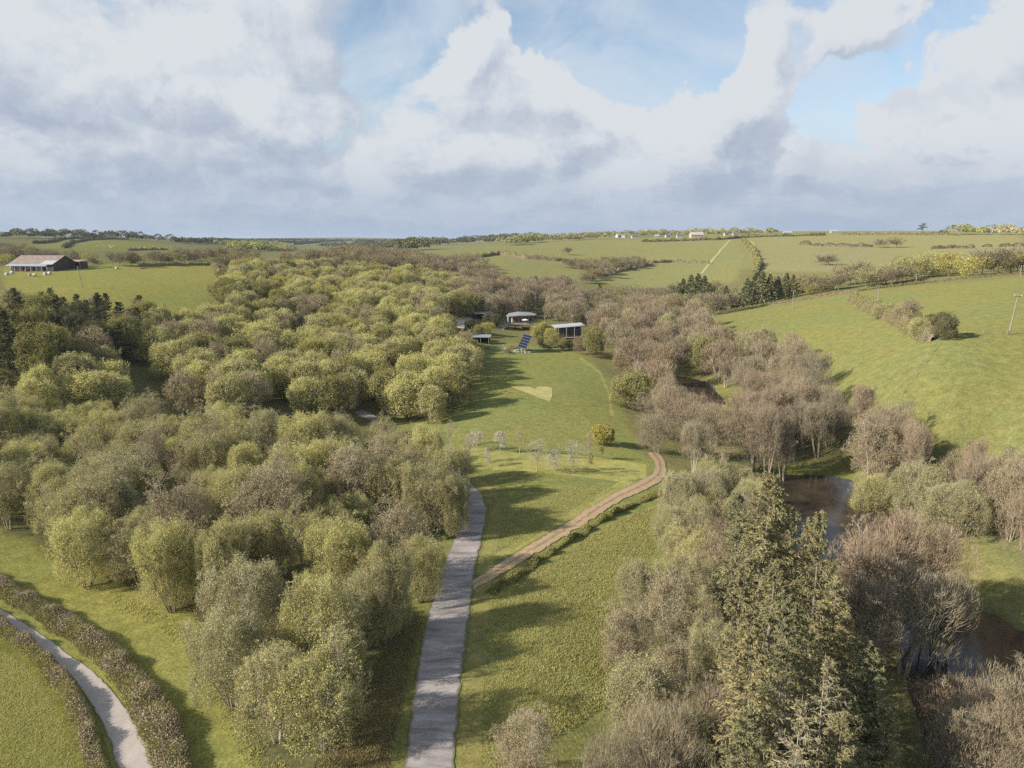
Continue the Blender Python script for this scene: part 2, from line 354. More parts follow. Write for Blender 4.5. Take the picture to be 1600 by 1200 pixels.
# ------------------------------------------------------------------ materials
def new_mat(name):
    m = bpy.data.materials.new(name); m.use_nodes = True; k = NT(m.node_tree); k.n.clear()
    out = k.new('ShaderNodeOutputMaterial'); return m, k, out
def grass_mat(name, col=None, bump=0.35, fine=1.0, streak=None):
    m, k, out = new_mat(name)
    b = k.new('ShaderNodeBsdfDiffuse'); b.inputs['Roughness'].default_value = 0.6
    geo = k.new('ShaderNodeNewGeometry'); P = geo.outputs['Position']
    if col is None:
        a = k.new('ShaderNodeAttribute', attribute_name='tint'); base = a.outputs['Color']
    else: base = rgb(*col)
    n1 = k.noise(P, 0.035, 4, 0.6); n2 = k.noise(P, 0.55, 6, 0.72, 0.3); n3 = k.noise(P, 3.2 * fine, 4, 0.7)
    def mulc(c, f):
        v = k.new('ShaderNodeVectorMath', operation='SCALE'); k.put(v.inputs[0], c if not isinstance(c, tuple) else c[:3]); k.put(v.inputs['Scale'], f); return v.outputs[0]
    c = mulc(base, k.smooth(n2, 0.3, 0.72, 0.72, 1.26, 'LINEAR'))
    c = mulc(c, k.smooth(n3, 0.3, 0.72, 0.62, 1.32, 'LINEAR'))
    v = k.new('ShaderNodeVectorMath', operation='MULTIPLY'); k.l.new(c, v.inputs[0]); v.inputs[1].default_value = (1.09, 1.0, 0.94)
    c = k.mix(k.smooth(n1, 0.38, 0.62), c, v.outputs[0])
    k.l.new(c, b.inputs['Color'])
    bp = k.new('ShaderNodeBump'); bp.inputs['Strength'].default_value = bump; bp.inputs['Distance'].default_value = 0.35
    k.l.new(k.math('ADD', n3, k.math('MULTIPLY', n2, 1.2)), bp.inputs['Height']); k.l.new(bp.outputs[0], b.inputs['Normal'])
    k.l.new(b.outputs[0], out.inputs['Surface']); return m
def foliage_mat(name, c1, c2, trans=0.25, dark=0.55):
    m, k, out = new_mat(name)
    b = k.new('ShaderNodeBsdfDiffuse'); t = k.new('ShaderNodeBsdfTranslucent'); mx = k.new('ShaderNodeMixShader'); mx.inputs[0].default_value = trans
    oi = k.new('ShaderNodeObjectInfo'); at_ = k.new('ShaderNodeAttribute', attribute_name='vary')
    c = k.mix(oi.outputs['Random'], rgb(*c1), rgb(*c2))
    v = k.new('ShaderNodeVectorMath', operation='SCALE'); k.l.new(c, v.inputs[0]); k.l.new(k.smooth(at_.outputs['Fac'], 0, 1, dark, 1.45 - dark * .2, 'LINEAR'), v.inputs['Scale'])
    k.l.new(v.outputs[0], b.inputs['Color']); k.l.new(v.outputs[0], t.inputs['Color'])
    k.l.new(b.outputs[0], mx.inputs[1]); k.l.new(t.outputs[0], mx.inputs[2]); k.l.new(mx.outputs[0] if trans > 0 else b.outputs[0], out.inputs['Surface'])
    return m
def bark_mat(name, c1, c2):
    m, k, out = new_mat(name); b = k.new('ShaderNodeBsdfDiffuse')
    oi = k.new('ShaderNodeObjectInfo'); geo = k.new('ShaderNodeNewGeometry')
    n = k.noise(geo.outputs['Position'], 3.0, 3, 0.6)
    c = k.mix(k.smooth(n, .35, .65), rgb(*c1), rgb(*c2)); k.l.new(c, b.inputs['Color']); k.l.new(b.outputs[0], out.inputs['Surface']); return m
def plain_mat(name, col, rough=0.8, metal=0.0, nscale=2.0, namp=0.15, spec=0.3, bump=0.0):
    m, k, out = new_mat(name); b = k.new('ShaderNodeBsdfPrincipled')
    geo = k.new('ShaderNodeNewGeometry'); n = k.noise(geo.outputs['Position'], nscale, 5, 0.6)
    v = k.new('ShaderNodeVectorMath', operation='SCALE'); v.inputs[0].default_value = col; k.l.new(k.smooth(n, .3, .7, 1 - namp, 1 + namp, 'LINEAR'), v.inputs['Scale'])
    k.l.new(v.outputs[0], b.inputs['Base Color']); b.inputs['Roughness'].default_value = rough; b.inputs['Metallic'].default_value = metal
    b.inputs['Specular IOR Level'].default_value = spec
    if bump:
        bp = k.new('ShaderNodeBump'); bp.inputs['Strength'].default_value = bump; bp.inputs['Distance'].default_value = .05; k.l.new(n, bp.inputs['Height']); k.l.new(bp.outputs[0], b.inputs['Normal'])
    k.l.new(b.outputs[0], out.inputs['Surface']); return m

M = {}
M['grass'] = grass_mat('ground grass')
# terrain mesh
def build_terrain():
    na, nr = XG.shape
    V = np.stack([XG, YG, ZG], -1).reshape(-1, 3)
    i = np.arange(na - 1)[:, None] * nr; j = np.arange(nr - 1)[None]
    a = i + j; F = np.stack([a, a + 1, a + nr + 1, a + nr], -1).reshape(-1, 4)
    # centre cap
    V = np.vstack([V, [[0, 0, float(ZG[:, 0].mean())]]]); ci = len(V) - 1
    ii = np.arange(na - 1) * nr
    T = np.stack([np.full(na - 1, ci), ii, ii + nr], -1)
    col = np.vstack([GCOL.reshape(-1, 3), [[0.1, 0.1, 0.05]]])
    me = np_mesh('ground', V, [F[:, ::-1], T[:, ::-1]], [M['grass']], smooth=True, vcol=col)
    o = link('ground', me); tag(o, 'rolling green fields and woodland floor', 'ground', kind='structure'); return o
build_terrain()
# ------------------------------------------------------------------ materials of plants and things
M['leaf_willow'] = foliage_mat('willow leaves', (0.630, 0.600, 0.225), (0.460, 0.420, 0.200), 0.35, .65)
M['leaf_sage'] = foliage_mat('sage leaves', (0.490, 0.470, 0.240), (0.440, 0.400, 0.215), 0.3, .65)
M['leaf_olive'] = foliage_mat('olive leaves', (0.360, 0.345, 0.115), (0.310, 0.290, 0.110), 0.25, .65)
M['leaf_lime'] = foliage_mat('fresh leaves', (0.50, 0.46, 0.11), (0.42, 0.38, 0.12), 0.3, .7)
M['leaf_bud'] = foliage_mat('brown buds', (0.40, 0.33, 0.20), (0.46, 0.39, 0.23), 0.15, .65)
M['leaf_far'] = foliage_mat('distant pale leaves', (0.34, 0.32, 0.14), (0.28, 0.255, 0.125), 0.2, .65)
M['leaf_rust'] = foliage_mat('rust buds', (0.36, 0.24, 0.12), (0.32, 0.25, 0.12), 0.1)
M['leaf_dark'] = foliage_mat('evergreen leaves', (0.135, 0.138, 0.062), (0.165, 0.155, 0.075), 0.1)
M['leaf_yellow'] = foliage_mat('yellow blossom', (0.50, 0.43, 0.13), (0.50, 0.43, 0.13), 0.3, .6)
M['leaf_white'] = foliage_mat('white blossom', (0.56, 0.50, 0.44), (0.54, 0.46, 0.42), 0.15)
M['needle'] = foliage_mat('spruce needles', (0.380, 0.325, 0.165), (0.250, 0.250, 0.130), 0.15, 0.5)
M['needle_dark'] = foliage_mat('dark needles', (0.150, 0.155, 0.070), (0.185, 0.180, 0.085), 0.08)
M['twig'] = foliage_mat('bare twigs', (0.300, 0.245, 0.158), (0.262, 0.228, 0.150), 0.0, .6)
M['twig_pink'] = foliage_mat('pinkish bare twigs', (0.305, 0.232, 0.155), (0.270, 0.220, 0.148), 0.0, .6)
M['twig_dark'] = foliage_mat('dark twigs', (0.21, 0.165, 0.11), (0.24, 0.19, 0.13), 0.0)
M['bark'] = bark_mat('grey brown bark', (0.16, 0.13, 0.10), (0.25, 0.215, 0.17))
M['bark_pale'] = bark_mat('pale bark', (0.42, 0.36, 0.29), (0.32, 0.27, 0.215))
M['bark_dark'] = bark_mat('dark bark', (0.085, 0.07, 0.055), (0.13, 0.11, 0.09))

# ------------------------------------------------------------------ tree meshes
UP = np.array([0, 0, 1.0])
def nrm(v): return v / np.maximum(np.linalg.norm(v, axis=-1, keepdims=True), 1e-9)
class Br:
    """a set of branches: base point, direction, bend vector, length, radius"""
    def __init__(s, P, D, K, L, R): s.P, s.D, s.K, s.L, s.R = P, D, K, L, R
    def pos(s, t, idx=None):
        P, D, K, L = (s.P, s.D, s.K, s.L) if idx is None else (s.P[idx], s.D[idx], s.K[idx], s.L[idx])
        t = np.asarray(t)
        return P + L[:, None] * (t[:, None] * D + 0.5 * (t ** 2)[:, None] * K)
    def grow(s, g, n, t0, t1, ratio, ang, up=0.15, bend=0.25, wob=0.2, taper=0.6, flat=None, tl=0.6):
        N = len(s.L); idx = np.repeat(np.arange(N), n); m = len(idx); t = g.uniform(t0, t1, m)
        pos = s.pos(t, idx); tan = nrm(s.D[idx] + t[:, None] * s.K[idx])
        r = g.normal(size=(m, 3))
        if flat is not None: r[:, 2] *= flat
        perp = nrm(r - (r * tan).sum(1, keepdims=True) * tan); a = np.radians(g.uniform(ang[0], ang[1], m))[:, None]
        D = nrm(tan * np.cos(a) + perp * np.sin(a) + UP * up)
        L = s.L[idx] * ratio * (1.12 - tl * t) * g.uniform(.65, 1.2, m); R = s.R[idx] * (1 - 0.75 * t) * taper
        K = UP * bend + g.normal(size=(m, 3)) * wob
        return Br(pos, D, K, L, R)
def tubes(br, k, sides, tip=0.25, minr=0.0):
    N = len(br.L); ts = np.linspace(0, 1, k); pts = np.stack([br.pos(np.full(N, t)) for t in ts], 1)
    tan = nrm(np.stack([br.D + t * br.K for t in ts], 1))
    ref = np.where(np.abs(tan[..., 2:3]) > 0.9, np.array([1.0, 0, 0]), UP); u = nrm(np.cross(tan, ref)); v = np.cross(tan, u)
    rad = np.maximum(br.R[:, None] * (1 - (1 - tip) * ts[None]), minr)
    an = np.arange(sides) / sides * 2 * math.pi
    V = pts[:, :, None] + rad[:, :, None, None] * (np.cos(an)[None, None, :, None] * u[:, :, None] + np.sin(an)[None, None, :, None] * v[:, :, None])
    base = (np.arange(N)[:, None, None] * k + np.arange(k - 1)[None, :, None]) * sides; s_ = np.arange(sides)[None, None]
    a = base + s_; b = base + (s_ + 1) % sides
    F = np.stack([a, b, b + sides, a + sides], -1).reshape(-1, 4)
    return V.reshape(-1, 3), F
def spikes(g, br, w):
    """each branch one thin triangle"""
    N = len(br.L); tip = br.pos(np.ones(N)); side = nrm(np.cross(br.D, g.normal(size=(N, 3)))) * w / 2
    V = np.stack([br.P - side, br.P + side, tip], 1).reshape(-1, 3); F = np.arange(N * 3).reshape(-1, 3)
    return V, F
def leaves(g, C_, size, asp=0.55, D=None, spread=1.0):
    N = len(C_); d = nrm(g.normal(size=(N, 3)) + (0 if D is None else D * spread)); s = nrm(np.cross(d, g.normal(size=(N, 3))))
    l = (size * g.uniform(.6, 1.3, N))[:, None]; h = l * asp
    V = np.stack([C_ - d * l / 2, C_ + s * h / 2, C_ + d * l / 2, C_ - s * h / 2], 1).reshape(-1, 3)
    return V, np.arange(N * 4).reshape(-1, 4)
def shoots(g, H, W, n, length, per, lsize, lobes=11, cz=.50, inner=.80, lw=.03, low=.10):
    """dome of overlapping lobes covered in short upright shoots; returns twig triangles and leaf centres"""
    k = lobes; rs = (11.0 / k) ** .5; a = g.uniform(0, .8, k) + np.arange(k) * 2.4; q = np.sqrt((np.arange(k) + .5) / k) * .62
    c = np.stack([np.cos(a) * q * W * .5, np.sin(a) * q * W * .5, H * (cz + .20 * (1 - q ** 1.5) + g.uniform(-.07, .07, k))], 1)
    r = np.stack([W * g.uniform(.13, .27, k) * rs, W * g.uniform(.13, .27, k) * rs, H * g.uniform(.17, .32, k) * rs ** .3], 1); c += g.normal(size=c.shape) * np.array([W * .035, W * .035, H * .05])
    # lower skirt lobes
    a2 = g.uniform(0, 6.283, 6) + np.arange(6) * 1.05; c2 = np.stack([np.cos(a2) * W * .26, np.sin(a2) * W * .26, np.full(6, H * .30)], 1)
    r2 = np.stack([np.full(6, W * .20), np.full(6, W * .20), H * g.uniform(.18, .25, 6)], 1)
    c = np.vstack([c, c2]); r = np.vstack([r, r2]); k = len(c)
    i = g.choice(k, n * 3, p=(lambda w: w / w.sum())((r[:, 0] * r[:, 2]) * g.uniform(.45, 1.4, k))); d = nrm(g.normal(size=(n * 3, 3))); s_ = g.uniform(.50, 1.0, n * 3) ** .6 + np.abs(g.normal(size=n * 3)) * .10
    p = c[i] + d * r[i] * s_[:, None]
    ins = (((p[:, None] - c[None]) / r[None]) ** 2).sum(-1); ins[np.arange(len(p)), i] = 9
    ok = (ins.min(1) > inner ** 2) & (p[:, 2] > low * H) & ((d[:, 2] > -.55)); p = p[ok][:n]; d = d[ok][:n]; n = len(p)
    D = nrm(d * .6 + np.array([0, 0, 1.15]) + g.normal(size=(n, 3)) * .28); L = length * g.uniform(.45, 1.1, n) * (1 + (g.uniform(size=n) > .9) * g.uniform(.3, 1.0, n))
    b = Br(p - D * (L * .35)[:, None], D, np.zeros((n, 3)), L, L * 0)
    idx = np.repeat(np.arange(n), per) if per else np.zeros(0, int); t = g.uniform(.1, 1.05, len(idx)); lc = b.pos(t, idx) + g.normal(size=(len(idx), 3)) * length * .10
    return b, lc, b.D[idx], i
class MB:
    def __init__(s): s.v = []; s.q = []; s.t = []; s.qm = []; s.tm = []; s.qa = []; s.ta = []; s.n = 0
    def add(s, V, F, m=0, a=None, g=None):
        if len(F) == 0: return
        if a is None: a = np.full(len(F), 0.5)
        if np.ndim(m): (s.q if F.shape[1] == 4 else s.t).append(F + s.n); (s.qm if F.shape[1] == 4 else s.tm).append(np.asarray(m)); (s.qa if F.shape[1] == 4 else s.ta).append(a); s.v.append(V); s.n += len(V); return
        (s.q if F.shape[1] == 4 else s.t).append(F + s.n); (s.qm if F.shape[1] == 4 else s.tm).append(np.full(len(F), m)); (s.qa if F.shape[1] == 4 else s.ta).append(a)
        s.v.append(V); s.n += len(V)
    def build(s, name, mats, warp=None, smooth=False, scale=1.0):
        V = np.vstack(s.v) * scale
        if warp: V = warp(V)
        fs = []; mi = []; fa = []
        if s.q: fs.append(np.vstack(s.q)); mi.append(np.concatenate(s.qm)); fa.append(np.concatenate(s.qa))
        if s.t: fs.append(np.vstack(s.t)); mi.append(np.concatenate(s.tm)); fa.append(np.concatenate(s.ta))
        return np_mesh(name, V, fs, mats, np.concatenate(mi), smooth, np.concatenate(fa))
def envelope(rx, rz, cz, top=1.0, n=2.4):
    def w(V):
        q = ((np.abs(V[:, 0]) / rx) ** n + (np.abs(V[:, 1]) / rx) ** n + (np.abs(V[:, 2] - cz) / rz) ** n) ** (1 / n)
        f = np.where(q > 1.05, (1.05 + 0.5 * np.tanh((q - 1.05) / 0.5 * 0.55)) / np.maximum(q, 1e-6), 1.0)
        out = V.copy(); c = np.array([0, 0, cz]); up = V[:, 2] > 0.25 * cz
        out[up] = c + (V[up] - c) * f[up, None]; return out
    return w
def deciduous(seed, H, W, stems=5, lean=(8, 32), counts=(8, 7, 5, 4), leaf=4, lsize=.13, twig_w=.022, trunk='bark', twigm='twig', leafm='leaf_willow', tr=.12, low=0.2, ratios=(.48, .5, .5, .5), up=.25, clear=0.0, single=False, lod=0, leafbias=1.0, env=2.4, sh=0, shl=.75, shper=4, cz=.50, lobes=11, inner=.8):
    g = np.random.default_rng(seed)
    az = np.linspace(0, 2 * math.pi, stems, endpoint=False) + g.uniform(-.5, .5, stems)
    le = np.radians(g.uniform(lean[0], lean[1], stems)); sl = H * g.uniform(.72, .98, stems)
    P = np.stack([np.cos(az) * .25 * (stems > 1), np.sin(az) * .25 * (stems > 1), np.full(stems, -0.4)], 1)
    D = np.stack([np.cos(az) * np.sin(le), np.sin(az) * np.sin(le), np.cos(le)], 1)
    b0 = Br(P, D, UP * .2 + g.normal(size=(stems, 3)) * .12, sl, np.full(stems, tr) * g.uniform(.7, 1.2, stems))
    tm = MB(); V, F = tubes(b0, 7, 6); tm.add(V, F)
    b1 = b0.grow(g, counts[0], max(low, clear), .98, ratios[0], (28, 62), up, .3, .2)
    V, F = tubes(b1, 4, 4); tm.add(V, F)
    cm = MB(); b2 = b1.grow(g, counts[1], .15, 1.0, ratios[1] * 1.15, (25, 60), up * .7, .25, .25)
    V, F = tubes(b2, 3, 3, minr=.012 if lod == 0 else .02); (tm if lod == 0 else cm).add(V, F, 0, np.full(len(F), .45))
    b3 = b2.grow(g, counts[2], .1, 1.0, ratios[2] * 1.2, (25, 65), up * .6, .2, .3, taper=.7)
    V, F = spikes(g, b3, twig_w * 2); cm.add(V, F, 0, g.uniform(.2, .8, len(F)))
    b4 = b3.grow(g, counts[3], .1, 1.0, .75, (20, 60), up * .5, .1, .3) if counts[3] else b3
    if counts[3]:
        V, F = spikes(g, b4, twig_w); cm.add(V, F, 0, g.uniform(.2, .9, len(F)))
    if leaf:
        n = len(b4.L); idx = np.repeat(np.arange(n), leaf); t = g.uniform(.25, 1.05, len(idx)); c = b4.pos(t, idx) + g.normal(size=(len(idx), 3)) * .05 * H / 9
        z = c[:, 2] / H; keep = g.uniform(size=len(c)) < np.clip((z - .12) * 3.0 * leafbias, .12, 1); c = c[keep]; D_ = b4.D[idx][keep]
        V, F = leaves(g, c, lsize, .5, D_, 1.2); cm.add(V, F, 1, np.clip(g.normal(.5, .25, len(F)), 0, 1))
    if sh:
        b, lc, ld, li = shoots(g, H, W, sh, shl, shper if leaf else 0, lsize, lobes=lobes, cz=cz, inner=inner, low=.08 if not clear else clear)
        V, F = spikes(g, b, twig_w * 1.2); cm.add(V, F, 0, g.uniform(.2, .95, len(F)))
        if leaf:
            V, F = leaves(g, lc, lsize, .5, ld, 1.0); cm.add(V, F, 1, np.clip(g.normal(.5, .25, len(F)), 0, 1))
    w = envelope(W / 2, H * .56, H * .50, n=env)
    return tm.build('trunk', [M[trunk]], w), cm.build('crown', [M[twigm], M[leafm]], w)
def spruce(seed, H, W, needle='needle', trunk='bark', dead=0.0, whorls=24, per=7, sub=22, lsize=.34, open_top=0.06, deadm='bark_pale'):
    g = np.random.default_rng(seed); tm = MB()
    b0 = Br(np.array([[0, 0, -.5]]), np.array([[0.01, 0.01, 1.0]]), g.normal(size=(1, 3)) * .02, np.array([H * 1.02]), np.array([H * (.014 if dead < .5 else .0075)]))
    V, F = tubes(b0, 12, 6, .08); tm.add(V, F)
    zt = (np.arange(whorls) / whorls) ** 0.9 * .9 + .08 + open_top * 0
    idx = np.repeat(np.arange(whorls), per); t = zt[idx] + g.uniform(-.012, .012, len(idx)); az = g.uniform(0, 2 * math.pi, len(idx))
    t = np.clip(t, .05, .985); rad = W / 2 * (np.clip(1.02 - t, 0, 1) ** .8) * g.uniform(.6, 1.15, len(idx)) + .12
    el = np.radians(-22 + 62 * t ** 1.6 + g.uniform(-8, 8, len(idx)))
    P = np.stack([0 * t, 0 * t, t * H], 1); D = np.stack([np.cos(az) * np.cos(el), np.sin(az) * np.cos(el), np.sin(el)], 1)
    b1 = Br(P, D, np.tile(UP * .28, (len(idx), 1)) + g.normal(size=(len(idx), 3)) * .08, rad, np.full(len(idx), .035) * (1.1 - t * .7))
    V, F = tubes(b1, 4, 3, .2); tm.add(V, F)
    cm = MB()
    b2 = b1.grow(g, sub, .15, 1.0, .34, (35, 62), -.15, -.45, .12, flat=.25, tl=.7)
    V, F = spikes(g, b2, .03); cm.add(V, F, 0, np.full(len(F), .6))
    live = np.full(len(b2.L), True)
    if dead > 0: live = g.uniform(size=len(b2.L)) > dead
    n = len(b2.L); reps = 9; i2 = np.repeat(np.arange(n)[live], reps); t2 = g.uniform(.1, 1.0, len(i2)); c = b2.pos(t2, i2)
    dd = b2.D[i2] + np.array([0, 0, -.35])
    # drooping sprays
    V, F = leaves(g, c, lsize, .22, dd, 4.0); cm.add(V, F, 1, np.clip(g.normal(.5, .28, len(F)), 0, 1))
    return tm.build('trunk', [M[deadm if dead > .5 else trunk]]), cm.build('crown', [M[deadm if dead > .5 else 'twig_dark'], M[needle]])
def far_tree(seed, H, W, twigm, leafm, n=1500, lsize=.5, twigs=500, conic=False, tw=.09):
    g = np.random.default_rng(seed); mb = MB()
    b0 = Br(np.array([[0, 0, -.4]]), np.array([[0, 0, 1.0]]), np.zeros((1, 3)), np.array([H * (.95 if conic else .55)]), np.array([W * .022]))
    V, F = tubes(b0, 4, 4); mb.add(V, F, 0, np.full(len(F), .3))
    if conic:
        z = g.uniform(.05, 1, n) ** 1.15; r = (1.02 - z) ** .85 * W / 2 * g.uniform(.35, 1.1, n); a = g.uniform(0, 6.283, n)
        z = z - 0.04 * (r / W); c = np.stack([r * np.cos(a), r * np.sin(a), z * H], 1)
        V, F = leaves(g, c, lsize, .5, np.stack([np.cos(a), np.sin(a), -.5 * np.ones(n)], 1), 1.2); mb.add(V, F, 1, g.uniform(0, 1, n))
    else:
        # lumpy crown of several offset lobes
        k = 9; lc = g.normal(size=(k, 3)) * np.array([W * .22, W * .22, H * .13]) + np.array([0, 0, H * .56]); lr = g.uniform(.2, .32, k)
        i = g.integers(0, k, n); d = nrm(g.normal(size=(n, 3))); rr = g.uniform(.3, 1, n) ** .5
        c = lc[i] + d * (lr[i] * rr)[:, None] * np.array([W, W, H * .95]); c = c[c[:, 2] > .02 * H]
        m_ = len(c)
        if leafm: V, F = leaves(g, c, lsize, .55); mb.add(V, F, 1, g.uniform(0, 1, m_))
        j = g.integers(0, m_, twigs); o = np.array([0, 0, H * .3]); D = nrm(c[j] - o + g.normal(size=(twigs, 3)) * .5); L = np.full(twigs, W * .16)
        b = Br(c[j] - D * L[:, None] * .5, D, np.zeros((twigs, 3)), L, L * 0); V, F = spikes(g, b, tw); mb.add(V, F, 0, g.uniform(0, 1, twigs))
    return mb.build('far_crown', [M[twigm], M[leafm or twigm]])

PROTO = {}
def remat(pair, trunk=None, twig=None, leaf=None):
    t, c = pair[0].copy(), pair[1].copy()
    if trunk: t.materials[0] = M[trunk]
    if twig: c.materials[0] = M[twig]
    if leaf: c.materials[1] = M[leaf]
    return t, c
# all unit trees are built 10 m tall (spruce 20 m)
PROTO['willow'] = [deciduous(s, 10, w, stems=st, counts=(8, 6, 4, 3), leaf=2, lsize=.135, sh=7500, shper=5, lobes=20, shl=.95) for s, w, st in ((1, 9.5, 6), (2, 8.0, 5), (3, 10.5, 7), (4, 7.5, 5))]
PROTO['sage'] = [remat(p, 'bark_pale', 'twig', 'leaf_sage') for p in PROTO['willow'][:2]] + [deciduous(9, 10, 9, stems=4, counts=(9, 7, 5, 3), leaf=2, lsize=.13, sh=7000, shper=4, lobes=18, leafm='leaf_sage', trunk='bark_pale')]
PROTO['birch'] = [deciduous(s, 10, w, stems=3, lean=(2, 16), counts=(14, 7, 5, 4), leaf=2, lsize=.12, sh=4500, shper=3, lobes=9, leafm='leaf_bud', twigm='twig', trunk='bark_pale') for s, w in ((21, 6.5), (22, 7.5))]
PROTO['birch_green'] = [remat(p, None, None, 'leaf_willow') for p in PROTO['birch']]
PROTO['bare'] = [deciduous(s, 10, w, stems=st, lean=(5, 30), counts=(11, 9, 7, 5), ratios=(.46, .5, .5, .5), leaf=0, twig_w=.022, twigm=tw, trunk='bark', tr=.15, low=.25, up=.18, sh=8500, shl=.95, inner=.35, cz=.56) for s, w, st, tw in ((31, 10, 3, 'twig'), (32, 12, 4, 'twig_pink'), (33, 9, 2, 'twig'), (34, 11, 3, 'twig_pink'))]
PROTO['alder'] = [deciduous(s, 10, w, stems=st, lean=(1, 11), counts=(16, 7, 5, 5), ratios=(.30, .5, .5, .5), leaf=0, twig_w=.022, twigm=tw, trunk='bark_pale', tr=.10, low=.42, up=.35, env=2.2, sh=6500, shl=.95, inner=.35, clear=.35, cz=.6) for s, w, st, tw in ((41, 6, 4, 'twig_pink'), (42, 7.5, 5, 'twig'), (43, 5.5, 3, 'twig_pink'))]
PROTO['spruce'] = [spruce(51, 20, 11.0), spruce(52, 20, 9.5), spruce(53, 20, 12.5)]
PROTO['dead_spruce'] = [spruce(55, 16, 7.5, dead=.6, whorls=22, per=6, sub=18, lsize=.3), spruce(56, 16, 8, dead=.75, whorls=20, per=6, sub=16, lsize=.3)]
# medium detail
PROTO['willow_m'] = [deciduous(s, 10, w, stems=5, counts=(6, 5, 4, 0), leaf=4, lsize=.26, twig_w=.05, lod=1, sh=2900, shper=5, shl=1.1, lobes=17) for s, w in ((61, 9.5), (62, 8), (63, 11), (64, 10))]
PROTO['olive_m'] = [remat(p, None, 'twig_dark', 'leaf_olive') for p in PROTO['willow_m'][:2]]
PROTO['sage_m'] = [remat(p, 'bark_pale', 'twig', 'leaf_sage') for p in PROTO['willow_m'][1:3]]
PROTO['lime_m'] = [remat(p, None, None, 'leaf_lime') for p in PROTO['willow_m'][1:3]]
PROTO['birch_m'] = [deciduous(s, 10, w, stems=3, lean=(2, 16), counts=(10, 5, 5, 0), leaf=4, lsize=.2, twig_w=.05, leafm='leaf_bud', lod=1, sh=2000, shper=3, shl=.9) for s, w in ((65, 7), (66, 8))]
PROTO['bare_m'] = [deciduous(s, 10, w, stems=3, lean=(5, 28), counts=(9, 7, 6, 2), leaf=0, twig_w=.05, twigm=tw, lod=1, low=.35, tr=.20, sh=3300, shl=1.2, inner=.35, cz=.58, lobes=9, trunk='bark_pale') for s, w, tw in ((71, 10, 'twig'), (72, 12, 'twig_pink'), (73, 10, 'twig_pink'))]
PROTO['dark_m'] = [remat(p, 'bark_dark', 'twig_dark', 'leaf_dark') for p in PROTO['willow_m'][:2]]
PROTO['rust_m'] = [remat(p, None, 'twig', 'leaf_rust') for p in PROTO['birch_m']]
PROTO['conifer_m'] = [spruce(s, 10, w, needle='needle_dark', whorls=15, per=6, sub=9, lsize=.5, trunk='bark_dark') for s, w in ((75, 5.5), (76, 6.5))]
FAR = {
    'leafy': [far_tree(s, 10, 11, 'twig', 'leaf_far') for s in (81, 82, 83)],
    'olive': [far_tree(s, 10, 11, 'twig_dark', 'leaf_olive') for s in (84, 85)],
    'lime': [far_tree(s, 10, 11, 'twig', 'leaf_lime') for s in (86, 87)],
    'brown': [far_tree(s, 10, 12, 'twig', 'leaf_bud', n=900, twigs=2600, lsize=.3) for s in (88, 89, 90)],
    'rust': [far_tree(s, 10, 11, 'twig', 'leaf_rust', n=1300, twigs=1200) for s in (91, 92)],
    'dark': [far_tree(s, 10, 10, 'twig_dark', 'leaf_dark') for s in (93, 94)],
    'fir': [far_tree(s, 10, 5.5, 'twig_dark', 'needle_dark', n=1300, lsize=.6, conic=True) for s in (95, 96)],
}
BASEH = {'spruce': 20, 'dead_spruce': 16}
KINDNAME = {'willow': 'willow_tree', 'willow_m': 'willow_tree', 'sage_m': 'willow_tree', 'sage': 'willow_tree', 'birch': 'birch_tree', 'birch_m': 'birch_tree', 'birch_green': 'birch_tree', 'bare': 'bare_tree', 'bare_m': 'bare_tree', 'alder': 'alder_tree',
            'olive_m': 'broadleaf_tree', 'lime_m': 'broadleaf_tree', 'dark_m': 'evergreen_tree', 'rust_m': 'budding_tree', 'conifer_m': 'conifer_tree', 'spruce': 'spruce_tree', 'dead_spruce': 'dying_spruce_tree'}
LOOK = {'willow': 'bushy yellow-green tree', 'willow_m': 'bushy yellow-green tree', 'sage_m': 'grey-green leafing tree', 'sage': 'grey-green leafing tree', 'birch': 'brown budding birch', 'birch_m': 'brown budding birch', 'birch_green': 'thin green-flushed birch', 'bare': 'leafless spreading tree',
        'bare_m': 'leafless spreading tree', 'alder': 'tall leafless multi-stemmed tree', 'olive_m': 'olive green dense tree', 'lime_m': 'bright lime green tree', 'dark_m': 'dark evergreen tree', 'rust_m': 'rust brown budding tree', 'conifer_m': 'dark pointed conifer',
        'spruce': 'tall olive-brown spruce', 'dead_spruce': 'dying spruce with a pale bare trunk',
        'leafy': 'pale green tree', 'olive': 'olive tree crown', 'lime': 'bright green tree', 'brown': 'brown leafless tree', 'rust': 'rust brown tree', 'dark': 'dark evergreen tree', 'fir': 'dark pointed fir'}
rnd = random.Random(7)
TREES = []      # (x, y) of every planted tree
def at_h(px, py, h):
    """ground point whose place h metres up is seen at the pixel"""
    d = px_dir(px, py); hh = math.hypot(d.x, d.y)
    rs = np.exp(np.linspace(math.log(15), math.log(9000), 1600)); t = rs / hh
    diff = CZ + d.z * t - gz(d.x * t, d.y * t) - h
    k = int(np.argmax(diff < 0))
    if k == 0: k = len(rs) - 1
    w = diff[k - 1] / (diff[k - 1] - diff[k]) if diff[k] < 0 else 0
    tt = t[k - 1] + (t[k] - t[k - 1]) * w; x, y = d.x * tt, d.y * tt
    return Vector((x, y, float(gz(x, y))))
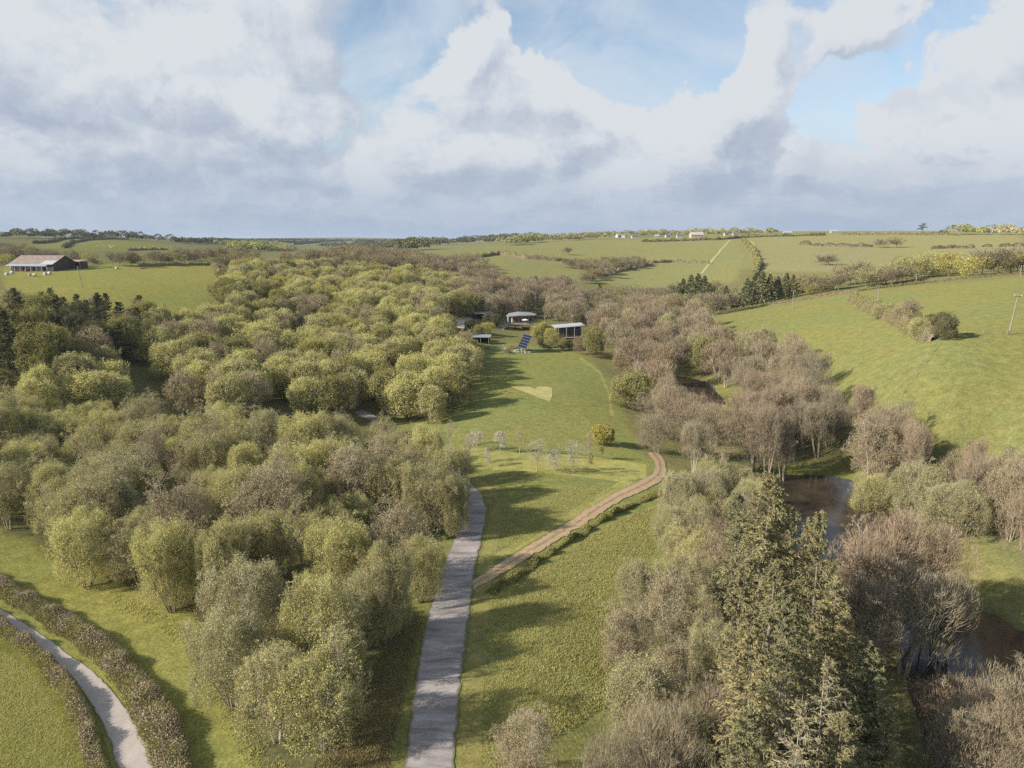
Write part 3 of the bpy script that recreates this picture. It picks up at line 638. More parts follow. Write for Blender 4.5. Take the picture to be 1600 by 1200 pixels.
def plant(kind, x, y, H, label, group=None, wid=1.0, cat='tree', idx=None, rz=None, lean=0.07):
    ps = PROTO[kind]; t, c = ps[idx if idx is not None else rnd.randrange(len(ps))]
    s = H / BASEH.get(kind, 10)
    e = empty(KINDNAME[kind], (x, y, float(gz(x, y))), rnd.uniform(0, 6.28) if rz is None else rz)
    e.scale = (s * wid, s * wid * rnd.uniform(.82, 1.18), s); e.rotation_euler.x = rnd.uniform(-lean, lean); e.rotation_euler.y = rnd.uniform(-lean, lean)
    link('trunk', t, e); link('crown', c, e)
    tag(e, label, cat, group); TREES.append((x, y)); return e
def plant_far(kind, x, y, H, label, group=None, wid=1.0, name=None, sink=0.0):
    ps = FAR[kind]; o = link(name or {'fir': 'fir_tree', 'brown': 'bare_tree', 'dark': 'evergreen_tree'}.get(kind, 'broadleaf_tree'), ps[rnd.randrange(len(ps))])
    s = H / 10; o.location = (x, y, float(gz(x, y)) - sink); o.rotation_euler = (0, 0, rnd.uniform(0, 6.28)); o.scale = (s * wid, s * wid, s)
    tag(o, label, 'tree', group); TREES.append((x, y)); return o

# ------------------------------------------------------------------ draped sheets
def sheet_mat(name, col, **kw): return grass_mat(name, col, **kw)
def resample(pts, n):
    P = np.array([(p[0], p[1]) for p in pts], float); L = np.concatenate([[0], np.cumsum(np.hypot(*np.diff(P, axis=0).T))])
    # smooth: catmull-rom through cumulative length
    t = np.linspace(0, L[-1], n); out = np.stack([np.interp(t, L, P[:, i]) for i in (0, 1)], 1)
    for _ in range(max(1, n // (len(P) * 5))):
        o2 = out.copy(); o2[1:-1] = (out[:-2] + 2 * out[1:-1] + out[2:]) / 4; out = o2
    return out
def ribbon(name, left, right, mat, label, off=.05, n=220, m=9, world=False, ragged=0.0, cat=None, crown=0.0):
    if not world: left = [at(*p) for p in left]; right = [at(*p) for p in right]
    A = resample(left, n); B = resample(right, n)
    if ragged:
        k = np.arange(n); d = nrm(B - A)
        A += d * (vnoise(k * 1.0, k * 0, 2.7, 5) * ragged)[:, None]; B += d * (vnoise(k * 1.0, k * 0, 2.7, 6) * ragged)[:, None]
    u = np.linspace(0, 1, m)[None, :, None]; XY = A[:, None] * (1 - u) + B[:, None] * u
    Z = gz(XY[..., 0], XY[..., 1]) + off + crown * 4 * u[..., 0] * (1 - u[..., 0])
    V = np.concatenate([XY, Z[..., None]], -1).reshape(-1, 3)
    i = np.arange(n - 1)[:, None] * m; j = np.arange(m - 1)[None]; a = i + j
    F = np.stack([a, a + 1, a + m + 1, a + m], -1).reshape(-1, 4)
    me = np_mesh(name, V, F[:, ::-1] if np.cross(B[0] - A[0], A[1] - A[0]) < 0 else F, [mat], smooth=True)
    at_ = me.attributes.new('across', 'FLOAT', 'POINT'); at_.data.foreach_set('value', np.tile(u[0, :, 0], n).astype(np.float32))
    o = link(name, me); tag(o, label, cat, kind='structure'); return o
def patch(name, poly, mat, label, off=.04, zfix=None, kind='structure', step=1.0, cat=None):
    """flat or draped polygon, filled with a grid clipped to the outline"""
    import bmesh
    W = [at(x, y, zfix) for x, y in poly] if not isinstance(poly[0], Vector) else poly
    bm = bmesh.new(); vs = [bm.verts.new((p.x, p.y, 0)) for p in W]; bm.faces.new(vs)
    if zfix is None:
        xs = [p.x for p in W]; ys = [p.y for p in W]
        for ax, lo, hi in ((0, min(xs), max(xs)), (1, min(ys), max(ys))):
            c = lo + step
            while c < hi:
                no = (1, 0, 0) if ax == 0 else (0, 1, 0); co = (c, 0, 0) if ax == 0 else (0, c, 0)
                bmesh.ops.bisect_plane(bm, geom=bm.verts[:] + bm.edges[:] + bm.faces[:], plane_co=co, plane_no=no); c += step
    bmesh.ops.triangulate(bm, faces=bm.faces[:])
    for v in bm.verts: v.co.z = (zfix + off) if zfix is not None else float(gz(v.co.x, v.co.y)) + off
    bmesh.ops.recalc_face_normals(bm, faces=bm.faces[:])
    if bm.faces and sum(f.normal.z for f in bm.faces) < 0: bmesh.ops.reverse_faces(bm, faces=bm.faces[:])
    me = bpy.data.meshes.new(name); bm.to_mesh(me); bm.free(); me.materials.append(mat)
    for p_ in me.polygons: p_.use_smooth = True
    o = link(name, me); tag(o, label, cat, kind=kind); return o

# water
def water_mat():
    m, k, out = new_mat('pond water'); b = k.new('ShaderNodeBsdfPrincipled')
    geo = k.new('ShaderNodeNewGeometry'); n = k.noise(geo.outputs['Position'], .25, 4, .6)
    k.l.new(k.mix(k.smooth(n, .35, .65), rgb(.024, .020, .014), rgb(.050, .036, .024)), b.inputs['Base Color'])
    b.inputs['Roughness'].default_value = .08; b.inputs['IOR'].default_value = 1.33
    n2 = k.noise(geo.outputs['Position'], 2.5, 3, .5); bp = k.new('ShaderNodeBump'); bp.inputs['Strength'].default_value = .06; bp.inputs['Distance'].default_value = .1
    k.l.new(n2, bp.inputs['Height']); k.l.new(bp.outputs[0], b.inputs['Normal']); k.l.new(b.outputs[0], out.inputs['Surface']); return m
M['water'] = water_mat()
for nm, wz, wp in POND_W:
    c = np.mean(wp, axis=0); pts = [Vector((c[0] + (x - c[0]) * 1.06, c[1] + (y - c[1]) * 1.06, 0)) for x, y in wp]
    patch('pond_water', pts, M['water'], 'dark still water of the %s' % nm, off=0, zfix=wz)

# driveway, lane, track
def road_mat(name, c1, c2, patchy=.5, rough=.9, scale=.5, streak=(1, .25, 1), glossy=0):
    m, k, out = new_mat(name); b = k.new('ShaderNodeBsdfPrincipled'); geo = k.new('ShaderNodeNewGeometry')
    mp = k.new('ShaderNodeMapping'); k.l.new(geo.outputs['Position'], mp.inputs['Vector']); mp.inputs['Scale'].default_value = streak
    n = k.noise(mp.outputs[0], scale, 6, .65, .4); n2 = k.noise(geo.outputs['Position'], 14, 4, .7)
    c = k.mix(k.smooth(n, .5 - patchy * .3, .5 + patchy * .3), rgb(*c1), rgb(*c2)); v = k.new('ShaderNodeVectorMath', operation='SCALE'); k.l.new(c, v.inputs[0]); k.l.new(k.smooth(n2, .3, .7, .78, 1.2, 'LINEAR'), v.inputs['Scale'])
    ac = k.new('ShaderNodeAttribute', attribute_name='across'); ed = k.math('ABSOLUTE', k.math('SUBTRACT', ac.outputs['Fac'], .5))
    edn = k.math('ADD', ed, k.math('MULTIPLY', k.math('SUBTRACT', n, .5), .22))
    c2_ = k.mix(k.smooth(edn, .42, .50), v.outputs[0], (0.13, 0.12, 0.05, 1))
    k.l.new(c2_, b.inputs['Base Color']); b.inputs['Roughness'].default_value = rough; b.inputs['Specular IOR Level'].default_value = .3
    bp = k.new('ShaderNodeBump'); bp.inputs['Strength'].default_value = .4; bp.inputs['Distance'].default_value = .04; k.l.new(n2, bp.inputs['Height']); k.l.new(bp.outputs[0], b.inputs['Normal'])
    k.l.new(b.outputs[0], out.inputs['Surface']); return m, k, b, c2_, ac, n
M['drive'] = road_mat('gravel with painted shade', (.165, .142, .132), (.37, .335, .315), .6, streak=(.35, 1.7, 1))[0]  # crosswise dark streaks paint tree shadows into the gravel's base colour
M['lane'] = road_mat('lane tarmac', (.34, .295, .26), (.43, .38, .335), .8, rough=.6)[0]
def track_mat():
    m, k, b, c, ac, n = road_mat('dirt track', (.36, .24, .14), (.43, .305, .19), .8, streak=(1, 1, 1), scale=.8)
    ce = k.math('ABSOLUTE', k.math('SUBTRACT', ac.outputs['Fac'], .5)); ce = k.math('ADD', ce, k.math('MULTIPLY', k.math('SUBTRACT', n, .5), .25))
    c2 = k.mix(k.smooth(ce, .03, .13, .75, 0), c, (.19, .165, .06, 1)); k.l.new(c2, b.inputs['Base Color']); return m
M['track'] = track_mat()
ribbon('driveway', [(618, 1290), (632, 1200), (640, 1130), (652, 1040), (668, 960), (690, 890), (706, 850), (722, 812), (731, 788), (733, 770), (715, 752)],
       [(704, 1290), (709, 1200), (714, 1130), (722, 1040), (734, 960), (742, 890), (751, 850), (759, 815), (761, 795), (752, 772), (725, 745)], M['drive'], 'grey gravel driveway', n=400, ragged=.25)
ribbon('driveway', [(715, 752), (690, 730), (655, 706), (628, 690), (602, 672), (575, 655), (552, 645)], [(725, 745), (700, 722), (665, 700), (640, 684), (612, 668), (588, 650), (566, 640)], M['drive'], 'grey gravel driveway', ragged=.2)
ribbon('dirt_track', [(738, 908), (765, 890), (800, 868), (860, 832), (910, 800), (960, 770), (1000, 752), (1018, 742), (1024, 730), (1022, 722), (1010, 708)], [(740, 923), (773, 904), (812, 881), (876, 842), (926, 811), (972, 782), (1012, 764), (1034, 752), (1041, 740), (1040, 722), (1030, 706)],
       M['track'], 'rutted brown earth track', n=300, ragged=.5, off=.06)
LANE_U = [(-120, 872), (0, 951), (40, 976), (80, 1001), (107, 1023), (139, 1045), (165, 1068), (187, 1094), (213, 1131), (237, 1165), (251, 1200), (275, 1290)]
LANE_L = [(-120, 892), (0, 972), (32, 989), (61, 1011), (90, 1035), (115, 1061), (139, 1093), (160, 1131), (173, 1163), (184, 1200), (205, 1290)]
ribbon('lane', LANE_L, LANE_U, M['lane'], 'narrow pale tarmac lane', n=300, ragged=.15, off=.05)
MOWN = grass_mat('mown grass', (.245, .240, .082), bump=.15, fine=1.5)
MOWN2 = grass_mat('mown grass darker', (.215, .205, .075), bump=.15, fine=1.5)
PALE = grass_mat('cut dry grass', (.31, .295, .135), bump=.1, fine=1.5)
ribbon('mown_strip', [(712, 1240), (718, 1130), (728, 1040), (738, 960), (746, 890), (756, 850), (764, 815), (766, 795), (756, 770), (735, 750)], [(752, 1240), (754, 1130), (758, 1040), (764, 960), (768, 890), (778, 850), (786, 815), (784, 790), (774, 768), (752, 748)], MOWN2, 'mown grass strip right of the driveway', off=.012, ragged=.25)
ribbon('mown_strip', [(735, 700), (800, 706), (900, 712), (960, 718), (1010, 726)], [(735, 732), (800, 736), (880, 742), (960, 752), (1010, 748)], MOWN, 'mown grass around the saplings', off=.012, ragged=.3)
ribbon('mown_strip', [(770, 868), (860, 818), (940, 768), (975, 750)], [(790, 872), (860, 830), (950, 778), (1000, 754)], MOWN, 'mown grass along the upper side of the earth track', off=.014, ragged=.25)
ribbon('mown_strip', [(905, 560), (936, 584), (950, 618), (954, 650)], [(909, 558), (941, 583), (955, 618), (960, 650)], MOWN2, 'mown edge of the meadow', off=.012, ragged=.25)
patch('cut_grass', [(796, 603), (812, 605), (820, 604.2), (829, 605), (836, 608), (839.5, 605), (847, 603.8), (857, 604.6), (863, 607), (863, 620), (859, 627.5), (844, 622), (820, 613), (805, 607)], PALE, 'pale cut shape in the meadow grass', step=3)
patch('field_path', [(1140, 375), (1143, 375), (1127, 392), (1113, 410), (1098, 428), (1094, 428), (1110, 408), (1124, 391)], PALE, 'pale path running up the far field', step=8, off=.15)
patch('field_path', [(1172, 376), (1178, 380), (1183, 392), (1189, 416), (1187, 416), (1180, 392), (1175, 381), (1170, 377)], PALE, 'pale track beside the hillside hedge', step=8, off=.15)

# ------------------------------------------------------------------ hedges
def hedge(pts, w, h, mats, label, name='hedge', lsize=.16, dens=90, group=None, world=False, cat='hedge', lump=.25, base=0.0, n_twig=.4, green=None):
    P = [at(*p) for p in pts] if not world else pts
    L = sum((b.xy - a.xy).length for a, b in zip(P[:-1], P[1:])); n = max(8, int(L / 1.0)); line = resample(P, n)
    g = np.random.default_rng(int(abs(P[0].x * 31 + P[0].y * 17)) % 100000)
    N = int(L * dens); t = g.uniform(0, n - 1.001, N); i = t.astype(int); f = (t - i)[:, None]; c = line[i] * (1 - f) + line[i + 1] * f
    d = nrm(line[i + 1] - line[i]); nn = np.stack([-d[:, 1], d[:, 0]], 1)
    s = t * L / n; ex = np.clip(np.minimum(s, L - s) / (w * .7), 0.02, 1) ** .5; lm = ex * (1 + lump * 2 * vnoise(s, s * 0, max(1.2, h * 1.4), 3)); lw = 1 + lump * 1.4 * vnoise(s, s * 0 + 50, max(1.5, h * 1.2), 4)
    a = g.uniform(0, math.pi, N); rr = g.uniform(.62, 1.05, N)
    off = np.cos(a) * w / 2 * lw * rr; zz = np.abs(np.sin(a)) ** .7 * h * lm * rr
    X = c + nn * off[:, None]; Z = gz(X[:, 0], X[:, 1]) + zz + base
    cc = np.c_[X, Z]; o = cc.mean(0); 
    mb = MB(); V, F = leaves(g, cc - o, lsize, .6); mb.add(V, F, np.where((zz / h + vnoise(s, off * 2, 2.0, 7) * 1.6 < .75), 3, 0) if green else 0, g.uniform(0, 1, N))
    k = int(N * n_twig); dd = nrm(np.c_[nn[:k] * np.sign(off[:k, None]) * .5, g.uniform(.4, 1.3, k)] + g.normal(size=(k, 3)) * .3)
    b = Br(cc[:k] - o - dd * .3, dd, np.zeros((k, 3)), np.full(k, .45 + h * .12), np.zeros(k)); V, F = spikes(g, b, lsize * .35); mb.add(V, F, 1, g.uniform(0, 1, k))
    # dense inner body
    m = 7; an = np.linspace(0, math.pi, m); sl = np.arange(n) * L / n; ex = np.clip(np.minimum(sl, L * (n - 1) / n - sl) / (w * .7), 0.0, 1) ** .5
    lmn = ex * 1 + lump * 2 * vnoise(sl, sl * 0, max(1.2, h * 1.4), 3); lwn = .2 + .8 * ex + lump * 1.4 * vnoise(sl, sl * 0 + 50, max(1.5, h * 1.2), 4)
    dl = nrm(np.gradient(line, axis=0)); nl = np.stack([-dl[:, 1], dl[:, 0]], 1)
    XY = line[:, None] + nl[:, None] * (np.cos(an)[None, :, None] * (w * .36 * lwn)[:, None, None])
    Zc = gz(XY[..., 0], XY[..., 1]) + np.sin(an)[None] ** .7 * (h * .74 * lmn)[:, None] + base - .1
    Vc = np.concatenate([XY, Zc[..., None]], -1).reshape(-1, 3) - o; q = np.arange(n - 1)[:, None] * m + np.arange(m - 1)[None]
    Fc = np.stack([q, q + 1, q + m + 1, q + m], -1).reshape(-1, 4); mb.add(Vc, Fc, 2, np.full(len(Fc), .35))
    me = mb.build(name, [M[mats[0]], M[mats[1]], M[mats[2] if len(mats) > 2 else mats[1]]] + ([M[green]] if green else []))
    ob = link(name, me); ob.location = o; tag(ob, label, cat, group); return ob
hedge([(-60, 894), (0, 922), (60, 955), (120, 992), (172, 1030), (212, 1075), (245, 1130), (268, 1190), (290, 1260)], 2.5, 1.25, ('leaf_bud', 'twig', 'twig_dark'), 'broad brown hedge between the lane and the mown strip', dens=1100, lsize=.13, green='leaf_olive', lump=.36)
hedge([(-60, 950), (0, 984), (45, 1016), (82, 1052), (112, 1094), (134, 1140), (150, 1200), (168, 1270)], 1.5, 1.2, ('leaf_bud', 'twig', 'twig_dark'), 'narrow brown hedge between the lane and the bottom left field', dens=900, lsize=.13, green='leaf_olive', lump=.4)
# ------------------------------------------------------------------ woods
NOGO = [[(736, 500), (745, 690), (725, 745), (765, 760), (1050, 760), (1040, 712), (985, 690), (925, 660), (965, 655), (945, 590), (900, 552), (840, 545), (745, 530)],
        [(610, 1300), (636, 1130), (665, 940), (700, 850), (722, 765), (780, 765), (930, 800), (1040, 790), (1040, 800), (960, 950), (930, 1080), (900, 1300)],
        [(-300, 700), (-20, 815), (60, 880), (150, 930), (250, 975), (310, 1010), (330, 1080), (400, 1200), (430, 1300), (-300, 1300)],
        [(-20, 425), (110, 420), (340, 412), (338, 478), (-20, 470)], [(0, 376), (270, 376), (280, 391), (0, 391)],
        [(1112, 492), (1330, 452), (1610, 428), (1700, 428), (1700, 760), (1600, 725), (1500, 700), (1400, 640), (1300, 590), (1200, 545)],
        [(1100, 585), (1180, 640), (1230, 690), (1190, 690), (1120, 640)], [(1205, 715), (1330, 728), (1345, 760), (1205, 750)],
        [(1420, 790), (1450, 790), (1560, 870), (1650, 960), (1590, 985), (1500, 880)],
        [(190, 600), (215, 575), (248, 600), (245, 650), (195, 640)],
        [(552, 645), (590, 648), (640, 684), (725, 748), (715, 752), (628, 692)]] + [p for _, _, p in PONDS]
KEEP = [[(405, 912), (440, 890), (500, 868), (535, 840), (545, 870), (500, 915)], [(197, 572), (228, 570), (246, 600), (246, 636), (200, 634)], [(1040, 583), (1060, 586), (1118, 598), (1150, 615), (1185, 640), (1180, 650), (1128, 648), (1085, 640), (1045, 600)],
        [(1215, 735), (1330, 745), (1325, 800), (1360, 825), (1340, 845), (1290, 850), (1225, 800)], [(1415, 795), (1445, 795), (1520, 860), (1600, 940), (1600, 965), (1560, 950), (1480, 880)],
        [(700, 482), (760, 482), (765, 505), (790, 488), (845, 486), (850, 500), (870, 500), (912, 500), (912, 528), (840, 545), (745, 545), (740, 525), (715, 515)],
        [(575, 652), (590, 650), (602, 662), (594, 666)], [(965, 594), (1000, 588), (1022, 610), (1015, 645), (975, 645)], [(948, 560), (975, 552), (1000, 565), (1000, 588), (955, 590)], [(905, 520), (925, 512), (950, 530), (945, 570), (920, 560)], [(745, 560), (900, 560), (940, 590), (955, 640), (925, 655), (985, 690), (1040, 725), (1010, 765), (900, 850), (770, 850), (735, 770), (735, 700)],
        [(765, 900), (900, 860), (1010, 790), (960, 960), (930, 1060), (860, 1190), (620, 1200), (680, 960), (725, 850), (760, 800)],
        [(1240, 480), (1600, 440), (1600, 690), (1520, 690), (1440, 640), (1340, 565), (1240, 520), (1140, 500)], [(0, 850), (60, 880), (200, 950), (290, 990), (300, 1080), (380, 1200), (0, 1200)],
        [(0, 425), (330, 418), (335, 470), (240, 475), (0, 455)], [(790, 405), (830, 402), (890, 415), (860, 432), (790, 430)], [(950, 430), (1130, 415), (1140, 440), (1000, 447), (930, 442)]]
OBST = []       # world circles kept clear: (x, y, r)
def blocked(x, y):
    px, py = proj(x, y, float(gz(x, y)))
    for p in NOGO:
        if inpoly(px, py, p): return True
    for ox, oy, r in OBST:
        if math.hypot(x - ox, y - oy) < r: return True
    return False
def scatter(poly, spacing, Hr, mix, label, group, anchors=(), seed=1, mid=.55, rmax=2000, wid=(0.95, 1.2), check=True, keep=True, far=False, jit=.42):
    """trees whose crown middle is seen inside the polygon; grid of trunks in the world, jittered"""
    g = random.Random(seed); ws = [at(x, y) for x, y in poly]
    x0, x1 = min(p.x for p in ws) - 15, max(p.x for p in ws) + 15; y0, y1 = max(20, min(p.y for p in ws) - 25), min(rmax, max(p.y for p in ws) + 15)
    kinds = [m[0] for m in mix]; wt = [m[1] for m in mix]; row = 0; y = y0; cnt = 0
    while y < y1:
        x = x0 + (spacing / 2 if row % 2 else 0)
        while x < x1:
            xx = x + g.uniform(-jit, jit) * spacing; yy = y + g.uniform(-jit, jit) * spacing; H = g.uniform(*Hr); x += spacing
            z = float(gz(xx, yy)); px, py = proj(xx, yy, z + H * mid)
            if yy < 5 or not inpoly(px, py, poly) or not (-60 < px < 1660) or (check and blocked(xx, yy)): continue
            if check and keep:
                sw = xx / max(yy, 1); hw = H * .24 * FPX / math.hypot(xx, yy); t_ = proj(xx, yy, z + H * .78); l_ = proj(xx, yy, z + H * .38)
                if any(inpoly(u_, v_, kp) for kp in KEEP for u_, v_ in ((px, py), t_, l_, (px - hw, py), (px + hw, py))): continue
            if any(abs(a - xx) < spacing * .45 and abs(b - yy) < spacing * .45 for a, b in TREES): continue
            k = g.choices(kinds, wt)[0]; w = g.uniform(*wid)
            if not far and yy < 185 and label == '' and group.startswith('leafless'): k = {'olive_m': 'bare', 'sage_m': 'birch', 'bare_m': g.choice(['alder', 'bare']), 'birch_m': 'birch', 'rust_m': 'bare'}.get(k, k)
            if k in ('conifer_m', 'fir'): H2 = H * 1.12
            else: H2 = H
            where = min(anchors, key=lambda q: (q[0] - px) ** 2 + (q[1] - py) ** 2 * 3)[2] if anchors else ''
            sz = 'small ' if H < Hr[0] + (Hr[1] - Hr[0]) * .28 else 'tall ' if H > Hr[0] + (Hr[1] - Hr[0]) * .75 else ''
            lb = ' '.join((sz + LOOK[k] + ' ' + (label + ' ' + where).strip()).split()[:16])
            gr = group + ' ' + where
            (plant_far if far else plant)(k, xx, yy, H2, lb, gr.strip(), w); cnt += 1
        y += spacing * .87; row += 1
    print('SCATTER', group, cnt)
def T(kind, tx, ty, H, label, wid=1.0, idx=None, cat='tree', frac=.93, group=None):
    p = at_h(tx, ty, H * frac); return plant(kind, p.x, p.y, H, label, group, wid, cat, idx)

# --- hand placed near trees: (kind, x and y of the crown top in the photo, height, width factor, label)
for a in [
    ('sage', 375, 890, 9.6, 1.0, 'pale grey-green rounded tree at the corner of the mown strip', 0),
    ('sage', 352, 968, 8.6, .95, 'silvery low tree leaning over the mown strip below the corner tree', 1),
    ('willow', 505, 925, 9.6, .95, 'yellow-green round tree in the middle of the lower clump by the driveway', 1),
    ('birch_green', 500, 1020, 8.6, 1.15, 'brown twiggy tree at the bottom tip of the lower clump', 0),
    ('birch_green', 425, 1030, 7.6, 1.1, 'thin leafing tree with bare stems near the bottom of the lower clump', 1),
    ('willow', 535, 818, 9.2, .85, 'olive green rounded tree at the left of the clump beside the driveway', 0),
    ('willow', 600, 872, 9.4, .82, 'broad yellow-green tree nearest the driveway in the lower clump', 3),
    ('birch', 625, 808, 8.6, 1.1, 'pale brown budding tree at the top of the clump by the driveway', 1),
    ('willow', 655, 850, 7.2, .8, 'small olive tree overhanging the grass left of the driveway', 2),
    ('sage', 570, 900, 7.8, .8, 'grey-green tree behind the round tree of the lower clump', 2),
    ('willow', 480, 905, 6.0, .7, 'low bush between the lower clump and the big plantation', 1),
    ('willow', 700, 705, 8.6, .9, 'dark green broad tree overhanging the driveway where it bends', 0),
    ('willow', 668, 735, 9.4, .9, 'big olive tree at the plantation corner above the driveway', 2),
    ('willow', 702, 755, 8.0, .85, 'leafy tree against the driveway below the bend', 3),
]: T(a[0], a[1], a[2], a[3], a[5], a[4], a[6])
# spruces of the near right
SPR = [
    (1192, 735, 21, 1.0, 'tallest olive spruce, left of the middle pond'), (1163, 770, 17, .95, 'bronze-tinted spruce just left of the tallest one'), (1232, 790, 18, .8, 'narrow spruce with bare top against the middle pond'),
    (1284, 795, 19, .85, 'sharp-topped spruce standing out against the pond water'), (1253, 800, 16, .8, 'small blue-green spruce beside the sharp-topped one'), (1205, 865, 18, 1.0, 'golden-brown spruce below the tallest one'),
    (1160, 890, 16, .95, 'bushy spruce at the left edge of the spruce group'), (1250, 930, 17, 1.0, 'dark spruce in the heart of the group'), (1310, 905, 15, 1.15, 'dark wide-branched spruce at the shaded right side'), (1335, 965, 13, 1.1, 'shaded spruce at the right below the wide-branched one'),
    (1190, 985, 16, 1.0, 'olive spruce above the dying ones at the left'), (1280, 985, 14, 1.0, 'deep green spruce right of the group centre'), (1355, 1035, 12, 1.15, 'broad sunlit-topped spruce nearest the dark pond'),
    (1165, 1085, 13, 1.0, 'olive spruce at the bottom left of the group'), (1315, 1110, 12, 1.1, 'bright green spruce at the bottom of the photo'),
    (1400, 1105, 10, 1.1, 'low dark spruce at the bottom beside the near pond'), (1345, 1000, 14, 1.05, 'drooping spruce right of the dying trees'), (1330, 1075, 12, 1.1, 'spruce right of the two dying trees, near the bottom'), (1378, 1070, 11, 1.1, 'shaded spruce closest to the near pond water')]
for x, y, H, w, lb in SPR: T('spruce', x, y, H, lb, w, frac=.99)
T('dead_spruce', 1290, 1022, 15, 'dying spruce with bare grey trunk, right one of two', .95, 0, frac=.99); T('dead_spruce', 1246, 1088, 15, 'dying spruce with bare grey trunk, lower left one of two', .95, 1, frac=.99)
T('dead_spruce', 1215, 1015, 14, 'thin-topped dying spruce above the two bare ones', .8, 0, frac=.99)
T('willow', 1368, 748, 7.4, 'low yellow-green willow leaning over the middle pond', 1.05, 0); T('sage', 1500, 760, 8.5, 'wide grey-green tree right of the path by the middle pond', 1.15, 0)
for i, (x, y, H, w) in enumerate([(1400, 830, 13.5, 1.25), (1465, 855, 13, 1.35), (1360, 860, 12.5, 1.1), (1490, 925, 10, 1.15), (1430, 900, 12, 1.1), (1480, 930, 10, 1.2), (1375, 925, 11, 1.0)]):
    T('alder', x, y, H, ['tall pinkish leafless tree rising before the middle pond', 'broad brown leafless tree next to the pinkish one', 'leafless tree nearest the spruces at the pond', 'leafless tree overhanging the grass path', 'pale-stemmed leafless tree in the middle of the pond group', 'low leafless tree of the pond group', 'thin leafless tree in the shade of the spruces'][i], w)
for i, (x, y, H, w) in enumerate([(1595, 1075, 9, 1.2), (1540, 1130, 8, 1.2), (1600, 1150, 8, 1.2), (1510, 1085, 8, 1.1)]):
    T('bare', x, y, H, ['bare tree in the bottom right corner, the tallest there', 'bare bush-like tree at the bottom right edge of the near pond', 'bare tree cut by the bottom right corner', 'shaded bare tree standing at the near pond'][i], w)
for i, (x, y, H) in enumerate([(1180, 610, 12), (1205, 635, 13), (1230, 640, 13), (1215, 600, 13)]):
    T('alder', x, y + 15, H, 'tall slim bare tree, %s of four before the grassy bank' % ['first from the left', 'second from the left', 'rightmost', 'farthest'][i], .8)
T('birch', 818, 1135, 5.5, 'small rust-brown bush-like tree at the bottom of the rough meadow', 1.2, 1); T('bare', 1055, 618, 10.5, 'very wide spreading leafless oak above the end of the earth track', 1.35, 1); T('bare', 1030, 650, 8, 'low leafless tree at the bend of the earth track', 1.1, 0)
T('olive_m', 990, 586, 9.5, 'golden-olive rounded tree at the meadow edge', 1.25, 0); T('rust_m', 972, 553, 7.5, 'rust brown domed tree above the golden-olive one', 1.25, 0)
T('olive_m', 928, 513, 10.5, 'dark olive tree right of the second cabin', .95, 1); T('rust_m', 905, 528, 6, 'olive-brown bush below the second cabin', 1.2, 1)
T('lime_m', 848, 505, 5.5, 'bright willow bush between the round-roofed house and the cabin', 1.1, 0); T('lime_m', 862, 514, 5, 'round yellow-green bush right of the solar panel', 1.1, 1)
T('olive_m', 868, 522, 5, 'olive bush below the second cabin at the meadow top', 1.1, 0); T('dark_m', 890, 532, 3.5, 'low dark bush at the top edge of the meadow', 1.3, 0); T('dark_m', 845, 530, 3.2, 'small dark bush right of the solar panel', 1.2, 1)
T('olive_m', 880, 530, 4.2, 'olive bush nearest the second cabin', 1.2, 1); T('lime_m', 838, 510, 5, 'yellow-green bush just right of the round-roofed house', 1.1, 1); T('olive_m', 857, 532, 3.8, 'low olive bush between the solar panel and the cabin', 1.3, 0); T('olive_m', 747, 510, 4.2, 'olive bush beside the grey yard', 1.2, 0); T('dark_m', 764, 490, 5.5, 'dark bushy tree behind the garden shed', 1.1, 0); T('dark_m', 735, 500, 5, 'dark evergreen bush by the yard', 1.1, 0); T('lime_m', 762, 505, 5, 'yellow-green bush beside the house ramp', 1.1, 1); T('dark_m', 775, 492, 6, 'dark bush left of the round-roofed house', 1.0, 1)
T('conifer_m', 875, 483, 6, 'small pointed conifer between the two houses', .9, 0); T('dark_m', 905, 492, 8, 'dark evergreen tree behind the second cabin', 1.0, 0)
T('conifer_m', 937, 443, 11, 'single dark pointed conifer in the valley behind the houses', 1.0, 1)
T('dark_m', 1475, 492, 6.2, 'lone round dark bush at the end of the hillside hedge', .95, 0)
# yellow bush and blossom saplings
def small_tree(name, kind, px, py, H, W, leafm, label, cat, seed, trunk='bark_pale', leaf=4, stems=1, group=None, ls=.11, twigm='twig'):
    key = (kind, seed)
    if key not in PROTO:
        PROTO[key] = deciduous(seed, 10, W / H * 10, stems=stems, lean=(0, 4) if stems == 1 else (15, 45), counts=(12, 6, 5, 0), leaf=leaf if stems > 1 else 1, lsize=ls * 10 / H, twig_w=.02 * 10 / H * .6, sh=420 if stems == 1 else 2500, shl=.9, shper=leaf if stems == 1 else 6, cz=.62 if stems == 1 else .5, lobes=7, trunk=trunk, twigm=twigm, leafm=leafm, tr=.17 if stems == 1 else .08, low=.38 if stems == 1 else .1, clear=.35 if stems == 1 else 0, ratios=(.42, .5, .5, .5), up=.4)
    p = at(px, py); t, c = PROTO[key]; e = empty(name, p, rnd.uniform(0, 6.28)); e.scale = (H / 10,) * 3; link('trunk', t, e); link('crown', c, e); tag(e, label, cat, group); TREES.append((p.x, p.y)); return e
small_tree('flowering_bush', 'forsythia', 942, 694, 3.6, 4.6, 'leaf_yellow', 'golden yellow flowering bush beside the meadow', 'bush', 101, leaf=5, stems=7, trunk='bark', ls=.2)
